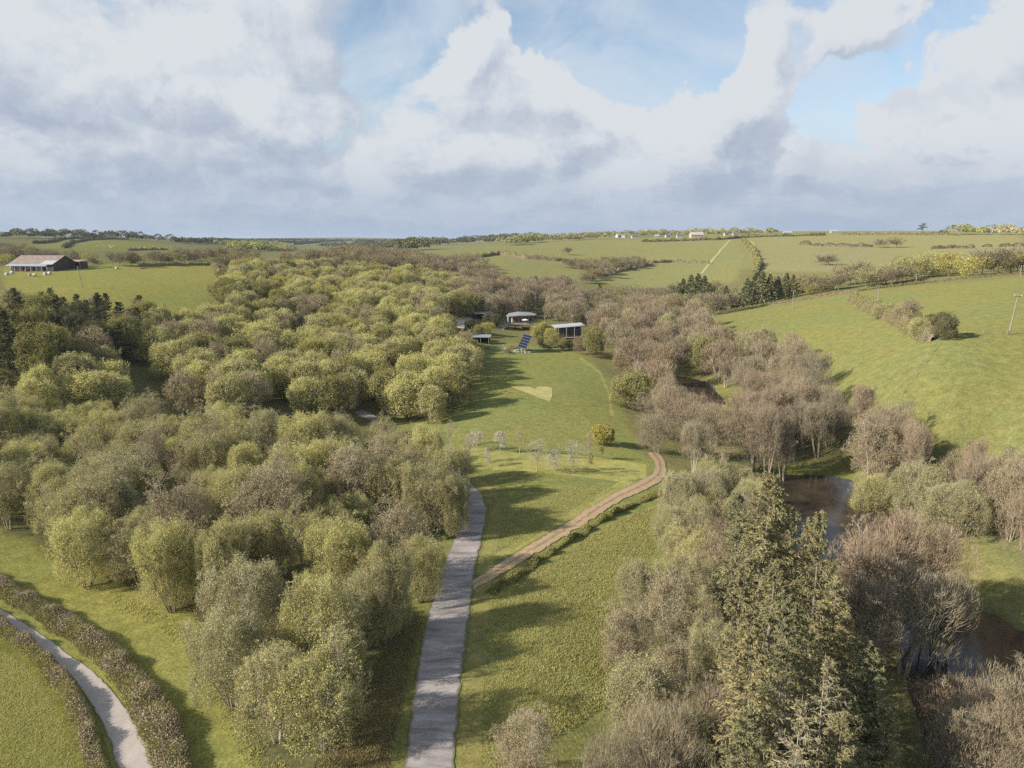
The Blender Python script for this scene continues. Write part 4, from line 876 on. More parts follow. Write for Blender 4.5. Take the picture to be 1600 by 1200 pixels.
SAP = [(732, 727, 4.4, 'leaf_white', 'leftmost slim sapling of the mown row, nearly bare', 1), (745, 706, 3.4, 'leaf_white', 'white blossoming sapling second from the left', 5), (762, 730, 2.7, 'leaf_white', 'short sparse sapling in the near row', 2), (781, 708, 3.1, 'leaf_white', 'white blossoming sapling with a round head', 6),
       (812, 711, 4.2, 'leaf_bud', 'slender leafless sapling in the far row', 1), (839, 737, 4.6, 'leaf_white', 'tallest pinkish blossom sapling in the middle of the near row', 3), (867, 738, 3.0, 'leaf_white', 'low drooping white blossom tree', 6), (895, 740, 4.7, 'leaf_white', 'wide-headed pale sapling right of the drooping one', 3),
       (919, 718, 3.9, 'leaf_bud', 'bare pale sapling below the yellow bush', 1), (940, 717, 2.0, 'leaf_olive', 'tiny sapling right of the row end', 1), (921, 733, 2.4, 'leaf_olive', 'small green sapling at the right end of the near row', 2), (874, 716, 2.4, 'leaf_bud', 'tiny bare sapling in the far row', 1), (704, 702, 4.6, 'leaf_bud', 'slim bare sapling at the plantation edge, above the driveway bend', 1)]
for i, (x, y, H, lm, lb, lf) in enumerate(SAP):
    small_tree('sapling', lm + str(lf), x, y, H * 1.12, H * (.85 if lf > 2 else .55) * (1.5 if i == 6 else 1), lm, lb, 'young tree', 110 + lf, leaf=lf, group=None, ls=.13 if lf > 4 else .11)
small_tree('blossom_tree', 'blos', 942, 490, 4.5, 6, 'leaf_white', 'white blossoming tree in the valley behind the second cabin', 'tree', 130, leaf=7, stems=4, ls=.35)

# --- woods
LLA = [(80, 640, 'at the upper left of the lower plantation'), (330, 670, 'along the upper edge of the lower plantation'), (600, 700, 'at the upper right of the lower plantation'), (60, 780, 'at the left end of the lower plantation'), (260, 780, 'in the middle of the lower plantation'),
       (470, 760, 'in the right half of the lower plantation'), (660, 770, 'in the lower plantation beside the driveway'), (180, 880, 'at the near edge of the lower plantation by the mown strip'), (380, 880, 'at the bottom edge of the lower plantation')]
LOWP = [(-60, 658), (0, 654), (70, 636), (160, 642), (250, 666), (420, 672), (520, 680), (600, 684), (700, 704), (728, 730), (722, 800), (700, 822), (600, 800), (540, 812), (470, 855), (400, 872), (340, 884), (280, 930), (200, 905), (120, 880), (60, 850), (0, 820), (-60, 790)]
scatter(LOWP, 5.6, (6.0, 10.4), [('willow', .54), ('birch', .12), ('birch_green', .22), ('sage', .12)], '', 'plantation trees', LLA, 11, rmax=190, wid=(.75, 1.3))
UPA = [(420, 420, 'at the far left corner of the upper plantation'), (560, 430, 'at the far edge of the upper plantation'), (690, 450, 'at the far right of the upper plantation'), (330, 510, 'at the left of the upper plantation'), (480, 510, 'in the middle of the upper plantation'),
       (640, 510, 'in the right half of the upper plantation'), (300, 600, 'by the clearing at the left of the upper plantation'), (440, 600, 'at the near edge of the upper plantation'), (580, 600, 'at the near right of the upper plantation'), (700, 600, 'in the upper plantation beside the meadow')]
UPP = [(348, 425), (400, 412), (470, 415), (560, 415), (640, 425), (720, 435), (742, 470), (700, 505), (738, 560), (738, 600), (730, 630), (640, 636), (600, 628), (540, 626), (420, 622), (262, 622), (245, 600), (222, 570), (225, 530), (240, 500), (345, 490)]
scatter(UPP, 8.8, (8.2, 11.0), [('willow_m', .66), ('birch_m', .14), ('lime_m', .05), ('olive_m', .15)], '', 'plantation trees', UPA, 12, rmax=560, wid=(.9, 1.3))
scatter([(-40, 470), (60, 470), (230, 478), (250, 500), (225, 560), (190, 570), (150, 560), (30, 560), (0, 600), (-40, 620)], 8.2, (8.5, 11.5), [('dark_m', .12), ('conifer_m', .36), ('olive_m', .32), ('birch_m', .20)], '', 'dark wood trees',
        [(40, 490, 'at the far left of the dark wood'), (180, 490, 'at the right of the dark wood'), (40, 570, 'in the shade at the left edge of the photo'), (180, 550, 'above the clearing')], 13, rmax=420)
scatter([(35, 560), (100, 535), (160, 545), (190, 580), (180, 620), (60, 625), (0, 640), (-40, 640), (-40, 610), (20, 600)], 7.2, (7.5, 9.5), [('willow_m', .7), ('olive_m', .3)], '', 'trees left of the clearing', [(80, 580, 'left of the small clearing'), (10, 620, 'at the left edge of the photo above the lower plantation')], 14)
for i, (x, y, H) in enumerate([(22, 452, 10), (68, 455, 10.5), (95, 463, 9), (38, 470, 9.5), (132, 468, 9), (150, 460, 10), (186, 471, 9), (214, 460, 10), (200, 482, 9), (232, 486, 8.5), (110, 485, 9), (60, 490, 9), (10, 500, 10), (165, 500, 9), (85, 520, 9)]):
    T('conifer_m', x, y, H, 'pointed olive conifer in the left dark wood, ' + ['at its far left', 'second from the left on the skyline row', 'beside the second one', 'low at the left', 'left of centre', 'centre of the row', 'right of centre', 'tallest near the right end', 'below the tallest', 'at its right end', 'deep in the middle', 'deep at the left', 'touching the left photo edge', 'deep at the right', 'lowest of the wood'][i], 1.35, frac=.99)
# near right, leafing
NRA = [(1060, 780, 'at the top of the right-hand thicket'), (1140, 760, 'beside the tall spruces'), (1030, 880, 'at the meadow side of the right-hand thicket'), (1090, 960, 'in the middle of the right-hand thicket'), (1000, 1040, 'at the left edge of the right-hand thicket'), (1080, 1130, 'at the bottom of the right-hand thicket'), (930, 1150, 'at the bottom beside the rough meadow')]
scatter([(1055, 770), (1110, 735), (1165, 745), (1170, 800), (1150, 860), (1140, 950), (1160, 1040), (1170, 1230), (800, 1240), (800, 1190), (900, 1150), (960, 1080), (975, 960), (1010, 880), (1045, 820)], 4.3, (6.5, 8.8), [('sage', .52), ('birch_green', .26), ('bare', .14), ('birch', .08)], '', 'thicket trees', NRA, 15, rmax=150, check=True, wid=(.72, .95))
# valley of leafless trees
VA = [(960, 500, 'behind the second cabin in the valley'), (1080, 510, 'in the valley below the far hill'), (1060, 560, 'behind the far pond'), (1190, 560, 'at the foot of the sloping field'), (1300, 620, 'along the lower edge of the sloping field'), (1000, 620, 'between the meadow and the far pond'),
      (1080, 680, 'above the end of the earth track'), (1200, 680, 'right of the four slim trees'), (1300, 690, 'behind the middle pond'), (1420, 690, 'at the corner of the sloping field'), (1550, 750, 'at the right edge of the photo below the field'), (1540, 850, 'right of the grass path'), (1590, 960, 'at the right edge beyond the path')]
VAL = [(915, 500), (960, 478), (1020, 478), (1090, 490), (1130, 515), (1180, 530), (1230, 540), (1290, 580), (1350, 640), (1420, 665), (1480, 700), (1560, 720), (1640, 770), (1640, 930), (1580, 880), (1500, 800), (1440, 760), (1340, 725), (1280, 715), (1210, 705), (1180, 690), (1100, 720), (1010, 690), (985, 640), (960, 590), (1000, 560), (940, 545)]
scatter([(x, y) for x, y in VAL], 8.6, (9, 13), [('bare_m', .72), ('birch_m', .11), ('rust_m', .04), ('olive_m', .07), ('sage_m', .03)], '', 'leafless valley trees', VA, 16, rmax=420, wid=(.8, 1.08))
scatter([(1240, 650), (1480, 700), (1640, 750), (1640, 900), (1560, 860), (1470, 790), (1380, 740), (1230, 720)], 6.4, (8.5, 11.5), [('bare', .55), ('alder', .33), ('sage', .12)], '', 'leafless valley trees', VA, 17, rmax=170, wid=(.8, 1.0), keep=False)
scatter([(1175, 660), (1190, 635), (1300, 640), (1430, 690), (1440, 735), (1330, 722), (1210, 700), (1165, 705)], 6.2, (9, 12), [('bare', .5), ('alder', .5)], '', 'leafless valley trees', VA, 23, rmax=230, wid=(.8, 1.0), keep=False)
# brown wood behind the houses and between plantation and far fields
scatter([(700, 440), (745, 425), (800, 440), (880, 440), (915, 470), (905, 495), (830, 488), (780, 480), (740, 480)], 8.5, (8, 12), [('bare_m', .55), ('rust_m', .2), ('birch_m', .15), ('conifer_m', .1)], '', 'wood behind the houses', [(760, 450, 'left behind the round-roofed house'), (870, 460, 'right behind the round-roofed house')], 18, rmax=520)
OBSTF = 0
scatter([(400, 407), (470, 398), (540, 390), (620, 395), (700, 405), (740, 402), (770, 420), (700, 428), (560, 412)], 9, (8, 12), [('brown', .5), ('rust', .25), ('olive', .15), ('leafy', .1)], '', 'brown wood beyond the plantation', [(440, 400, 'beyond the left of the plantation'), (560, 398, 'beyond the middle of the plantation'), (700, 410, 'beyond the right of the plantation')], 19, rmax=800, far=True)
scatter([(880, 409), (960, 404), (1000, 404), (1010, 411), (960, 420), (925, 436), (900, 442), (915, 420)], 9, (6, 9), [('brown', .5), ('olive', .25), ('rust', .1), ('dark', .15)], '', 'trees between the far fields', [(860, 415, 'left of the hedge dividing the far fields'), (980, 412, 'on the hedge dividing the far fields')], 20, rmax=900, far=True, check=False)
scatter([(920, 455), (1000, 452), (1060, 440), (1130, 450), (1160, 460), (1120, 480), (1060, 478), (960, 475), (920, 490)], 9, (6, 10), [('brown', .45), ('olive', .2), ('dark', .15), ('leafy', .2)], '', 'valley trees below the far hill', [(960, 460, 'left in the valley below the far hill'), (1090, 455, 'right in the valley below the far hill')], 21, rmax=700, far=True)
def TF(kind, tx, ty, H, label, wid=1.0, group=None, name=None, frac=.95):
    p = at_h(tx, ty, H * frac); return plant_far(kind, p.x, p.y, H, label, group, wid, name)
for i, (x, y, H) in enumerate([(1068, 437, 14), (1080, 432, 16), (1091, 430, 17), (1101, 433, 15), (1061, 445, 12), (1109, 444, 12)]): TF('fir', x, y, H, 'dark fir of the compact clump in the valley, %s' % ['second from left', 'third from left', 'tallest in the middle', 'fourth from left', 'leftmost', 'rightmost'][i], 1.5)
for i, (x, y, H) in enumerate([(1168, 437, 14), (1180, 430, 15), (1192, 427, 16), (1204, 431, 14), (1216, 434, 12), (1135, 448, 11), (1230, 428, 12), (1240, 431, 11)]): TF('fir', x, y, H, 'dark fir right of the pale hill track, %s in the row' % ['first', 'second', 'third', 'fourth', 'fifth', 'leftmost and smallest', 'sixth', 'last'][i], 1.4)
# hedgerow trees above the sloping field
x = 1185; i = 0
HR = random.Random(4)
while x < 1640:
    base = np.interp(x, [1130, 1200, 1330, 1450, 1600], [474, 470, 453, 440, 427]); H = HR.uniform(7.5, 12.5) * (1.15 if 1450 < x < 1560 else 1)
    k = 'lime' if 1460 < x < 1545 and HR.random() < .75 else HR.choices(['leafy', 'brown', 'olive', 'rust', 'dark'], [.3, .35, .2, .08, .07])[0]
    p = at(x, base - HR.uniform(0, 9)); where = 'left' if x < 1300 else 'middle' if x < 1450 else 'right'
    plant_far(k, p.x, p.y, H, LOOK[k] + ', %s part of hedgerow above sloping field' % where, 'hedgerow trees above the sloping field, ' + where, HR.uniform(1, 1.3)); x += HR.uniform(7, 11)
# woods and hedges at the left behind the barn
scatter([(0, 385), (50, 392), (110, 400), (170, 402), (240, 400), (300, 396), (345, 392), (400, 396), (400, 410), (330, 412), (250, 415), (120, 410), (60, 404), (0, 402), (-40, 400), (-40, 380)], 9.5, (5.5, 9), [('brown', .5), ('rust', .2), ('olive', .2), ('dark', .1)], '', 'trees behind the barn', [(40, 392, 'on the slope behind the barn'), (200, 402, 'along the far side of the barn field'), (340, 398, 'at the far right corner of the barn field')], 22, rmax=900, far=True, check=True)
TF('lime', 137, 392, 7, 'yellow-topped tree right of the open shed', 1.2); TF('lime', 5, 393, 8, 'yellow-green tree at the left photo edge by the barn', 1.2)
TF('brown', 275, 388, 9, 'wide bare tree at the far hedge of the barn field', 1.3); TF('brown', 330, 388, 8, 'bare tree at the corner of the barn field hedge', 1.2)
TF('lime', 200, 398, 5, 'pale green bush on the far hedge of the barn field', 1.3); TF('dark', 208, 404, 4, 'small dark bush on the far hedge of the barn field', 1.3)
T('olive_m', 380, 447, 6, 'round olive bush right of the grass strip by the hedge', 1.4, 0); T('dark_m', 355, 425, 5, 'dark round bush beside the hedge gap', 1.3, 0)
# far woods: masses nobody could count
def far_mass(name, segs, kindm, label, seed, n, h, lsize, twigm='twig_dark'):
    """segs: [(x, y, spread_px)] a belt of distant crowns; one object"""
    g = np.random.default_rng(seed); mb = MB(); o = None
    P = [at(x, y) for x, y in segs]; line = resample(P, 200)
    L = np.concatenate([[0], np.cumsum(np.hypot(*np.diff(line, axis=0).T))])[-1]; k = max(14, int(L / (h * .42)))
    for q in range(k):
        t = g.uniform(0, 198.9); i = int(t); c = line[i] * (1 - t + i) + line[i + 1] * (t - i); c = c + g.normal(size=2) * h * .7
        hh = h * g.uniform(.6, 1.25); z = float(gz(c[0], c[1])); m = n
        d = nrm(g.normal(size=(m, 3))); d[:, 2] = np.abs(d[:, 2]) * 1.0 - .25; V0 = np.array([c[0], c[1], z + hh * .45]) + d * np.array([hh * .62, hh * .62, hh * .55]) * (g.uniform(.5, 1, m) ** .4)[:, None]
        if o is None: o = np.array([c[0], c[1], z])
        V, F = leaves(g, V0 - o, lsize, .7); mb.add(V, F, 0, np.clip(g.normal(.5, .2, len(F)) + g.uniform(-.25, .25), 0, 1))
    ob = link(name, mb.build(name, [M[kindm]])); ob.location = o; tag(ob, label, 'woodland', kind='stuff'); return ob
far_mass('distant_woodland', [(560, 383), (640, 385), (700, 383), (760, 380), (800, 378)], 'leaf_dark', 'dark belt of distant woodland left of the far hill', 1, 150, 19, 3.2)
far_mass('distant_woodland', [(620, 381), (760, 377), (800, 375), (840, 373)], 'leaf_dark', 'darkest distant wood on the skyline', 2, 150, 20, 3.2)
far_mass('distant_woodland', [(800, 384), (850, 378), (900, 375), (940, 374)], 'leaf_far', 'olive tree belt on the crest of the far hill', 3, 130, 13, 2.0)
far_mass('distant_woodland', [(820, 376), (900, 372), (960, 370), (1060, 369), (1150, 367), (1210, 366)], 'leaf_olive', 'brown tree belt behind the skyline houses', 4, 120, 12, 2.0)
far_mass('distant_woodland', [(1500, 366), (1560, 366), (1640, 366)], 'leaf_olive', 'olive wood at the right end of the skyline', 5, 150, 13, 2.0)
far_mass('distant_woodland', [(1530, 366), (1640, 368)], 'leaf_bud', 'brownish wood at the right end of the skyline', 6, 150, 12, 2.0)
far_mass('distant_woodland', [(-40, 372), (40, 373), (110, 371), (190, 374), (262, 378)], 'leaf_dark', 'dark skyline trees behind the left fields', 7, 110, 13, 2.4)
far_mass('distant_woodland', [(350, 384), (420, 382), (450, 388), (380, 392)], 'leaf_olive', 'brown distant wood in the left valley', 8, 110, 10, 2.4)
far_mass('distant_woodland', [(500, 386), (560, 388), (600, 390), (660, 392)], 'leaf_dark', 'brown wood in front of the distant dark belt', 9, 150, 16, 2.4)
far_mass('distant_woodland', [(400, 377), (480, 376), (560, 377), (640, 376)], 'leaf_dark', 'thin tree line on the distant left ridge', 10, 90, 10, 3)
far_mass('distant_woodland', [(280, 380), (340, 380), (420, 380)], 'leaf_dark', 'hazy brown trees in the distant valley', 12, 90, 10, 3)
# far hedges
FH = [([(740, 404), (780, 398), (820, 404), (870, 408), (920, 410)], 4, 4, 'leaf_olive', 'thick hedge between the two left far fields'),
      ([(1010, 412), (1050, 410), (1075, 411), (1100, 412), (1108, 413)], 3, 3, 'leaf_olive', 'dark hedge across the far field, left of the pale path'),
      ([(940, 432), (960, 426), (990, 420), (1020, 414)], 3, 3, 'leaf_bud', 'brown hedge climbing the far hill'),
      ([(1000, 378), (1060, 377), (1120, 375), (1160, 372), (1200, 370), (1290, 368)], 4, 4, 'leaf_olive', 'long clipped hedge below the skyline houses'),
      ([(1315, 367), (1400, 367), (1500, 368)], 3.5, 3.5, 'leaf_olive', 'long hedge on the right skyline'),
      ([(1160, 378), (1172, 388), (1180, 402), (1184, 420), (1175, 435)], 5, 5, 'leaf_olive', 'tall olive brown hedge running up the hill beside the pale track'),
      ([(1285, 385), (1330, 386), (1364, 386)], 3.5, 3.5, 'leaf_dark', 'dark hedge left of the two round trees on the right hill'),
      ([(1455, 389), (1490, 388), (1524, 388)], 3, 3, 'leaf_dark', 'dark hedge length on the right hill'), ([(1534, 386), (1550, 386)], 3, 2.5, 'leaf_dark', 'short dark hedge piece on the right hill'), ([(1560, 386), (1580, 385), (1640, 384)], 3, 3, 'leaf_dark', 'dark hedge at the right photo edge'),
      ([(1250, 382), (1267, 383)], 4, 4, 'leaf_dark', 'short dark bush row on the right hill'), ([(1272, 384), (1287, 385)], 3, 3, 'leaf_dark', 'low scrub beside the short bush row'),
      ([(52, 381), (80, 379), (100, 374), (180, 373)], 3, 3, 'leaf_dark', 'hedge between the first two far left fields'), ([(100, 388), (112, 380), (135, 376), (200, 375)], 4, 3, 'leaf_dark', 'curved hedge across the far left fields'),
      ([(200, 392), (235, 391), (262, 390)], 3, 3, 'leaf_bud', 'reddish brown hedge behind the barn field'), ([(215, 417), (270, 415), (330, 414)], 2.5, 2.2, 'leaf_olive', 'dark clipped hedge along the far side of the barn field'),
      ([(435, 379), (480, 378), (530, 377)], 4, 5, 'leaf_dark', 'hedge across the distant pale fields'), ([(530, 377), (540, 382), (535, 388)], 4, 5, 'leaf_dark', 'hedge running down the distant pale fields'), ([(440, 386), (460, 382), (500, 379)], 4, 5, 'leaf_dark', 'lower hedge of the distant pale fields')]
for pts, w, h, lm, lb in FH:
    P = [at(*p) for p in pts]; d = P[0].length
    hedge(P, w, h, (lm, 'twig_dark', 'twig_dark'), lb, lsize=max(.5, d / 900), dens=28, world=True, lump=.45, n_twig=.1)
hedge([(332, 414), (340, 425), (345, 440), (350, 455), (354, 468)], 2.8, 2.6, ('leaf_bud', 'twig', 'twig_dark'), 'brown hedge at the right side of the barn field', dens=160, lsize=.3)
hedge([(1115, 493), (1150, 487), (1200, 477), (1260, 468), (1330, 457), (1345, 455)], 1.6, 1.6, ('leaf_olive', 'twig_dark', 'twig_dark'), 'low hedge along the lane above the sloping field', dens=70, lsize=.35)
hedge([(1345, 455), (1450, 442), (1600, 429), (1640, 426)], 1.2, 1.1, ('leaf_olive', 'twig_dark', 'twig_dark'), 'thin hedge along the lane at the upper right', dens=60, lsize=.35)
hedge([(1330, 470), (1345, 478), (1370, 490), (1395, 502), (1420, 514), (1443, 527), (1457, 533)], 4.2, 3.6, ('leaf_olive', 'twig', 'twig_dark'), 'thick hedge running down the sloping field', dens=260, lsize=.25, lump=.5, n_twig=.12)
for (x, y, H, lb) in [(1378, 476, 4.5, 'bushy tree low in the hillside hedge'), (1425, 472, 6, 'pale bare tree in the hillside hedge'), (1437, 500, 5, 'olive bush near the end of the hillside hedge'), (1410, 482, 5, 'small bare tree in the hillside hedge')]:
    T('bare_m' if 'bare' in lb else 'willow_m', x, y, H, lb, 1.2)
TF('brown', 1375, 372, 10, 'brown round tree, left of two on the right hill', 1.3); TF('rust', 1402, 370, 11, 'rust-tinted round tree, right of two on the right hill', 1.3)
TF('brown', 888, 386, 8, 'lone bare tree on the hedge in the left far field', 1.2); TF('brown', 1296, 396, 9, 'pair-like bare tree on the rough slope', 1.4); TF('brown', 1284, 400, 7, 'smaller bare tree on the rough slope', 1.2)
# grassy bank with long dark grass below the track
hedge([(765, 928), (800, 905), (850, 872), (900, 838), (950, 808), (1000, 784), (1044, 764)], 1.1, .55, ('leaf_olive', 'leaf_olive', 'leaf_olive'), 'bank of long dark grass below the earth track', name='grass_bank', cat='grass bank', dens=320, lsize=.2, lump=1.1, n_twig=.8)
# cedar on the skyline
p = at(1440, 366)
def cedar(p):
    g = np.random.default_rng(5); e = empty('cedar_tree', p); tm = MB(); b0 = Br(np.array([[0, 0, -.5]]), np.array([[0.05, 0, 1.0]]), np.zeros((1, 3)), np.array([13.0]), np.array([.5])); V, F = tubes(b0, 6, 5); tm.add(V, F)
    cm = MB()
    for z, r, ox in ((7, 3.8, -2.5), (9, 4.6, 2), (11, 3.8, -1), (13, 2.6, 1.5)):
        n = 260; a = g.uniform(0, 6.283, n); q = np.sqrt(g.uniform(0, 1, n)) * r; c = np.stack([ox + q * np.cos(a), q * np.sin(a), z + g.normal(size=n) * .3], 1); V, F = leaves(g, c, 1.0, .6); cm.add(V, F, 0, g.uniform(0, 1, n))
    link('trunk', tm.build('trunk', [M['bark_dark']]), e); link('crown', cm.build('crown', [M['needle_dark']]), e); tag(e, 'lone flat-layered cedar standing above the right skyline', 'tree')
cedar(p)
# ------------------------------------------------------------------ repeats past 300 of a kind become one object
def thin_out(limit=292):
    from collections import defaultdict
    groups = defaultdict(list)
    for o in list(C.objects):
        if o.parent is None and o.get('label') and not o.get('kind'): groups[o.name.split('.')[0]].append(o)
    for nm, lst in groups.items():
        if len(lst) <= limit: continue
        def size(o): return o.scale[2] / max(20, (o.location - cam.location).length)
        lst.sort(key=size, reverse=True); rest = lst[limit:]
        Vs = []; Fs = {3: [], 4: []}; ms = {3: [], 4: []}; av = {3: [], 4: []}; mats = []; n = 0; org = rest[0].location.copy()
        from mathutils import Matrix
        for o in rest:
            mw = Matrix.LocRotScale(o.location - org, o.rotation_euler, o.scale)
            parts = [o] if o.type == 'MESH' else [c for c in C.objects if c.parent == o]
            for p_ in parts:
                me = p_.data; co = np.empty(len(me.vertices) * 3, np.float32); me.vertices.foreach_get('co', co); co = co.reshape(-1, 3) @ np.array(mw.to_3x3()).T + np.array(mw.translation)
                li = np.empty(len(me.loops), np.int32); me.loops.foreach_get('vertex_index', li); lt = np.empty(len(me.polygons), np.int32); me.polygons.foreach_get('loop_total', lt)
                st = np.empty(len(me.polygons), np.int32); me.polygons.foreach_get('loop_start', st); mi = np.empty(len(me.polygons), np.int32); me.polygons.foreach_get('material_index', mi)
                va = np.full(len(lt), .5, np.float32)
                if 'vary' in me.attributes: me.attributes['vary'].data.foreach_get('value', va)
                loc = []
                for m in me.materials:
                    if m not in mats: mats.append(m)
                    loc.append(mats.index(m))
                loc = np.array(loc)
                for q in (3, 4):
                    s_ = np.where(lt == q)[0]
                    if len(s_): Fs[q].append(li[st[s_][:, None] + np.arange(q)] + n); ms[q].append(loc[mi[s_]]); av[q].append(va[s_])
                Vs.append(co); n += len(co)
            for p_ in parts:
                if p_ is not o: bpy.data.objects.remove(p_)
            bpy.data.objects.remove(o)
        fs = [np.vstack(Fs[q]) for q in (4, 3) if Fs[q]]; mi = np.concatenate([np.concatenate(ms[q]) for q in (4, 3) if Fs[q]]); fa = np.concatenate([np.concatenate(av[q]) for q in (4, 3) if Fs[q]])
        ob = link('woodland', np_mesh('woodland', np.vstack(Vs), fs, mats, mi, False, fa)); ob.location = org
        tag(ob, 'far %ss merging into the woods' % nm.replace('_', ' '), 'woodland', kind='stuff')

# ------------------------------------------------------------------ buildings and small things
import bmesh
class BX:
    """boxes, prisms and tubes gathered into one mesh"""
    def __init__(s): s.bm = bmesh.new()
    def box(s, c, d, rz=0, rx=0, ry=0, bevel=0):
        from mathutils import Matrix, Euler
        m = Matrix.LocRotScale(Vector(c), Euler((rx, ry, rz)), Vector(d)); r = bmesh.ops.create_cube(s.bm, size=1.0, matrix=m); return s
    def poly(s, pts, faces):
        v = [s.bm.verts.new(p) for p in pts]
        for f in faces: s.bm.faces.new([v[i] for i in f])
        return s
    def prism(s, pts, ext):
        """flat outline (3-D points) extruded by ext"""
        n = len(pts); e = Vector(ext); P = [Vector(p) for p in pts]; s.poly(P + [p + e for p in P], [list(range(n))[::-1], list(range(n, 2 * n))] + [[i, (i + 1) % n, n + (i + 1) % n, n + i] for i in range(n)]); return s
    def rod(s, a, b, r, k=6, r2=None):
        a, b = Vector(a), Vector(b); d = (b - a).normalized(); u = d.orthogonal().normalized(); v = d.cross(u); r2 = r if r2 is None else r2
        P = [a + (u * math.cos(t) + v * math.sin(t)) * r for t in [i * 2 * math.pi / k for i in range(k)]] + [b + (u * math.cos(t) + v * math.sin(t)) * r2 for t in [i * 2 * math.pi / k for i in range(k)]]
        s.poly(P, [list(range(k))[::-1], list(range(k, 2 * k))] + [[i, (i + 1) % k, k + (i + 1) % k, k + i] for i in range(k)]); return s
    def blob(s, c, r, seed=0, squash=.6, sub=2, rough=.18):
        g = random.Random(seed); from mathutils import Matrix, noise as nz
        ret = bmesh.ops.create_icosphere(s.bm, subdivisions=sub, radius=1.0)
        for v in ret['verts']:
            q = 1 + rough * nz.noise(v.co * 1.7 + Vector((seed * 3.1, 0, 0))) * 2; v.co = Vector((v.co.x * r * q, v.co.y * r * q, v.co.z * r * squash * q)) + Vector(c)
        return s
    def build(s, name, mat, parent=None):
        bmesh.ops.recalc_face_normals(s.bm, faces=s.bm.faces[:])
        me = bpy.data.meshes.new(name); s.bm.to_mesh(me); s.bm.free(); me.materials.append(M[mat] if isinstance(mat, str) else mat); return link(name, me, parent)
M['roof_grey'] = plain_mat('weathered metal roof', (.22, .22, .235), .75, 0, 1.2, .12); M['roof_pale'] = plain_mat('pale roof sheet', (.33, .35, .35), .7, 0, 1.0, .12)
M['roof_barn'] = plain_mat('old barn roof sheets', (.215, .165, .140), .9, 0, .6, .3); M['roof_skirt'] = plain_mat('blue grey roof lights', (.24, .275, .32), .7, 0, 1, .15)
M['timber'] = plain_mat('brown timber cladding', (.19, .115, .075), .8, 0, 2.5, .3); M['timber_grey'] = plain_mat('grey weathered timber', (.27, .23, .19), .85, 0, 3, .25)
M['timber_dark'] = plain_mat('dark timber', (.055, .045, .038), .8, 0, 3, .3); M['stone'] = plain_mat('field stone', (.30, .275, .235), .9, 0, 4, .35, bump=.4); M['white'] = plain_mat('white paint', (.74, .73, .70), .6, 0, 3, .08)
M['blue'] = plain_mat('blue cloth', (.10, .20, .52), .7, 0, 3, .1); M['orange'] = plain_mat('rusty orange roof', (.34, .20, .13), .8, 0, 1, .25); M['far_white'] = plain_mat('aged white wall', (.42, .41, .39), .8, 0, 3, .08); M['render'] = plain_mat('pale rendered wall', (.42, .36, .31), .85, 0, 1, .1)
M['slate'] = plain_mat('slate roof', (.14, .135, .14), .7, 0, 1.5, .2); M['glass'] = plain_mat('window glass', (.03, .04, .05), .08, 0, 1, .1, spec=.6); M['rust'] = plain_mat('reddish scrap', (.26, .10, .07), .85, 0, 3, .3); M['steel'] = plain_mat('galvanised steel', (.38, .38, .38), .5, .6, 3, .15)
def solar_mat():
    m, k, out = new_mat('solar cells'); b = k.new('ShaderNodeBsdfPrincipled'); geo = k.new('ShaderNodeNewGeometry'); n = k.noise(geo.outputs['Position'], .8, 2, .5)
    k.l.new(k.mix(n, rgb(.006, .010, .024), rgb(.010, .016, .038)), b.inputs['Base Color']); b.inputs['Roughness'].default_value = .4; b.inputs['Specular IOR Level'].default_value = .12; k.l.new(b.outputs[0], out.inputs['Surface']); return m
M['solar'] = solar_mat()
def yard(poly, label, col=(.36, .33, .30)):
    patch('yard', poly, grass_mat('yard gravel', col, bump=.1), label, step=3, off=.03)

